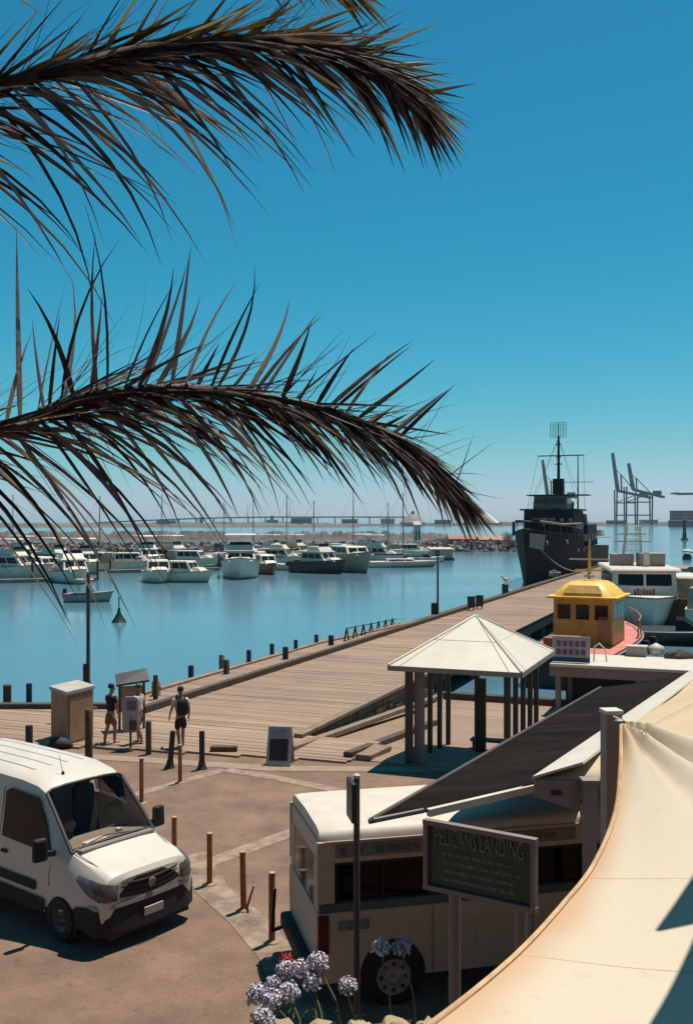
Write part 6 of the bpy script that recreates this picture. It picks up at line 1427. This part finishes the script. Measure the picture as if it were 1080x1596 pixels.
# bridge
BD = 1900
brd = thing('bridge', 'long high girder bridge on thin piers across the far shore', 'bridge', far(420, BD, 0), 0)
bm = mat('bridge_grey', (.16, .14, .14), .8, var=.15, scale=.02)
def bz(px): return H + (HY - (806 + 7.0 * max(0, (420 - px) / 230) ** 1.6)) / F * BD
prev = None
for px in range(150, 660, 15):
    p = far(px, BD) - Vector(brd.location); p.z = bz(px)
    if prev is not None: m_ = MB(); m_.beam(prev, p, 10, 2.4); m_.build('deck_span', bm, brd)
    prev = p
for px in range(225, 650, 27):
    p = far(px, BD) - Vector(brd.location); z1 = bz(px) - 1.2
    if z1 > 2: m_ = MB(); m_.box((p.x, 0, z1 / 2 - .5), (2.0, 5, z1 + 1)); m_.build('pier', bm, brd)
for px in (314, 424):
    p = far(px, BD) - Vector(brd.location); m_ = MB(); m_.box((p.x, 0, bz(px) / 2 + 1), (6, 8, bz(px) + 3)); m_.build('pylon', bm, brd)
for px in (320, 352, 386, 452): p = far(px, BD) - Vector(brd.location); m_ = MB(); m_.lathe([(.5, bz(px)), (.2, bz(px) + 26)], 6, (p.x, 0, 0)); m_.build('lamp_mast', bm, brd)
# container cranes
crm = mat('crane_grey', (.075, .07, .075), .7, var=.2, scale=.05); crl = mat('crane_light', (.22, .21, .21), .7)
CDS = 1500; PXM = CDS / F
def crane(label, px_boom, y_tip, px_hinge, y_hinge, px_back, y_back, legs):
    o0 = far(px_hinge, CDS, 0); t = thing('container_crane', label, 'crane', o0, 0, 'container cranes across the harbour')
    def q(px, py, dy=0): v_ = P(px, py, CDS) - o0; v_.y += dy; return v_
    for dy in (-4, 4):
        m_ = MB(); m_.tube([q(px_hinge, y_hinge, dy), q(lerp(px_hinge, px_boom, .5), lerp(y_hinge, y_tip, .5), dy), q(px_boom, y_tip, dy)], [2.2, 1.9, 1.4], 5); m_.build('boom', crm, t)
        m_ = MB(); m_.beam(q(px_hinge, y_hinge + 1, dy), q(px_back, y_back, dy), 2.0, 3.2); m_.build('girder', crm, t)
    m_ = MB()
    for k in range(8): f_ = k / 8; m_.tube([q(lerp(px_hinge, px_boom, f_), lerp(y_hinge, y_tip, f_), -4), q(lerp(px_hinge, px_boom, f_ + .1), lerp(y_hinge, y_tip, f_ + .1), 4)], .6, 4)
    m_.build('boom_lacing', crm, t, kind='stuff')
    fm = lerp(px_hinge, px_back, .12), lerp(y_hinge, y_back, .12)
    apx, apy = px_hinge + (px_hinge - px_boom) * .2 + 3.5, lerp(y_hinge, y_tip, .42)
    m_ = MB(); m_.tube([q(*fm), q(apx, apy)], 1.2, 5); m_.tube([q(apx, apy), q(lerp(px_hinge, px_back, .6), lerp(y_hinge, y_back, .6))], .7, 4); m_.build('apex_frame', crm, t)
    m_ = MB(); m_.tube([q(apx, apy), q(lerp(px_hinge, px_boom, .6), lerp(y_hinge, y_tip, .6))], .5, 4); m_.build('stay', crm, t)
    for px in legs:
        f_ = (px - px_hinge) / (px_back - px_hinge); yt = lerp(y_hinge, y_back, f_)
        for dy in (-7, 7):
            m_ = MB(); a = q(px, yt, dy); m_.tube([a, Vector((a.x + dy * .1, a.y, 0))], 1.25, 5); m_.build('leg', crl if dy > 0 else crm, t)
    if len(legs) > 1:
        m_ = MB(); yy = lerp(y_hinge, 808, .45); m_.beam(q(legs[0], yy), q(legs[1], yy), 1.5, 1.8); m_.beam(q(legs[0], 803), q(legs[1], 803), 1.5, 1.8); m_.tube([q(legs[0], yy), q(legs[1], lerp(y_hinge, y_back, .5) + 1)], .7, 4); m_.build('cross_beam', crl, t)
    m_ = MB(); m_.box(q(lerp(px_hinge, px_back, .78), lerp(y_hinge, y_back, .78) - 4), (11, 8, 6)); m_.build('machinery_house', crm, t)
crane('container crane with the tallest raised boom, left of the far pair', 954, 706, 962, 764, 1014, 776, (959, 991))
crane('container crane with the shorter raised boom, right of the far pair', 979, 722, 986, 762, 1034, 775, (974, 1014))
crane('container crane with raised boom left of the warship mast', 845, 717, 853, 773, 900, 775, (851, 864))
crane('container crane with lowered boom at the right edge', 1046, 769, 1056, 769, 1110, 769, (1086, 1104))
cs_ = thing('cargo_ship', 'dark stacked cargo ship at the right edge of the far harbour', 'ship', far(1085, 1450, WZ), 0)
m_ = MB(); m_.loft([[Vector((x, -w_, 0)), Vector((x, -w_ * 1.05, 9)), Vector((x, w_ * 1.05, 9)), Vector((x, w_, 0))] for x, w_ in ((-40, 3), (-28, 11), (90, 12), (100, 10))]); m_.build('hull', mat('cargo_hull', (.05, .045, .06), .7), cs_)
qk = random.Random(3)
for r_ in range(3):
    for k in range(7):
        m_ = MB(); m_.box((-30 + k * 12.4, 0, 11.5 + r_ * 4.6), (12, 18, 4.4)); m_.build('container', mat('cargo_box%d' % qk.randrange(3), ((.055, .05, .06), (.04, .045, .06), (.09, .055, .05))[qk.randrange(3)], .8), cs_)
wt_ = thing('mooring_tower', 'thin dark marker tower in the right harbour water', 'beacon', G(1066, 842, WZ), 0)
m_ = MB(); m_.lathe([(1.0, -1), (.9, 3), (.7, 3.2), (.6, 7.5), (1.1, 7.6), (1.0, 8.4), (.2, 9.5)], 8); m_.build('shaft', crm, wt_)
m_ = MB(); m_.lathe([(1.6, -.5), (1.6, .8)], 10); m_.build('base', concrete, wt_)

# ------------------------------------------------------------------ harbour air
hz_ = MB(); hz_.box((0, 1000, 62), (5200, 2600, 136))
hzm = bpy.data.materials.new('haze'); hzm.use_nodes = True; nt = hzm.node_tree; nt.nodes.clear()
ho = nt.nodes.new('ShaderNodeOutputMaterial'); hv = nt.nodes.new('ShaderNodeVolumePrincipled')
hv.inputs['Color'].default_value = (.80, .86, .92, 1); hv.inputs['Density'].default_value = 0.00006; hv.inputs['Anisotropy'].default_value = 0.2
nt.links.new(hv.outputs[0], ho.inputs['Volume'])
hz_.build('haze', hzm, kind='stuff')
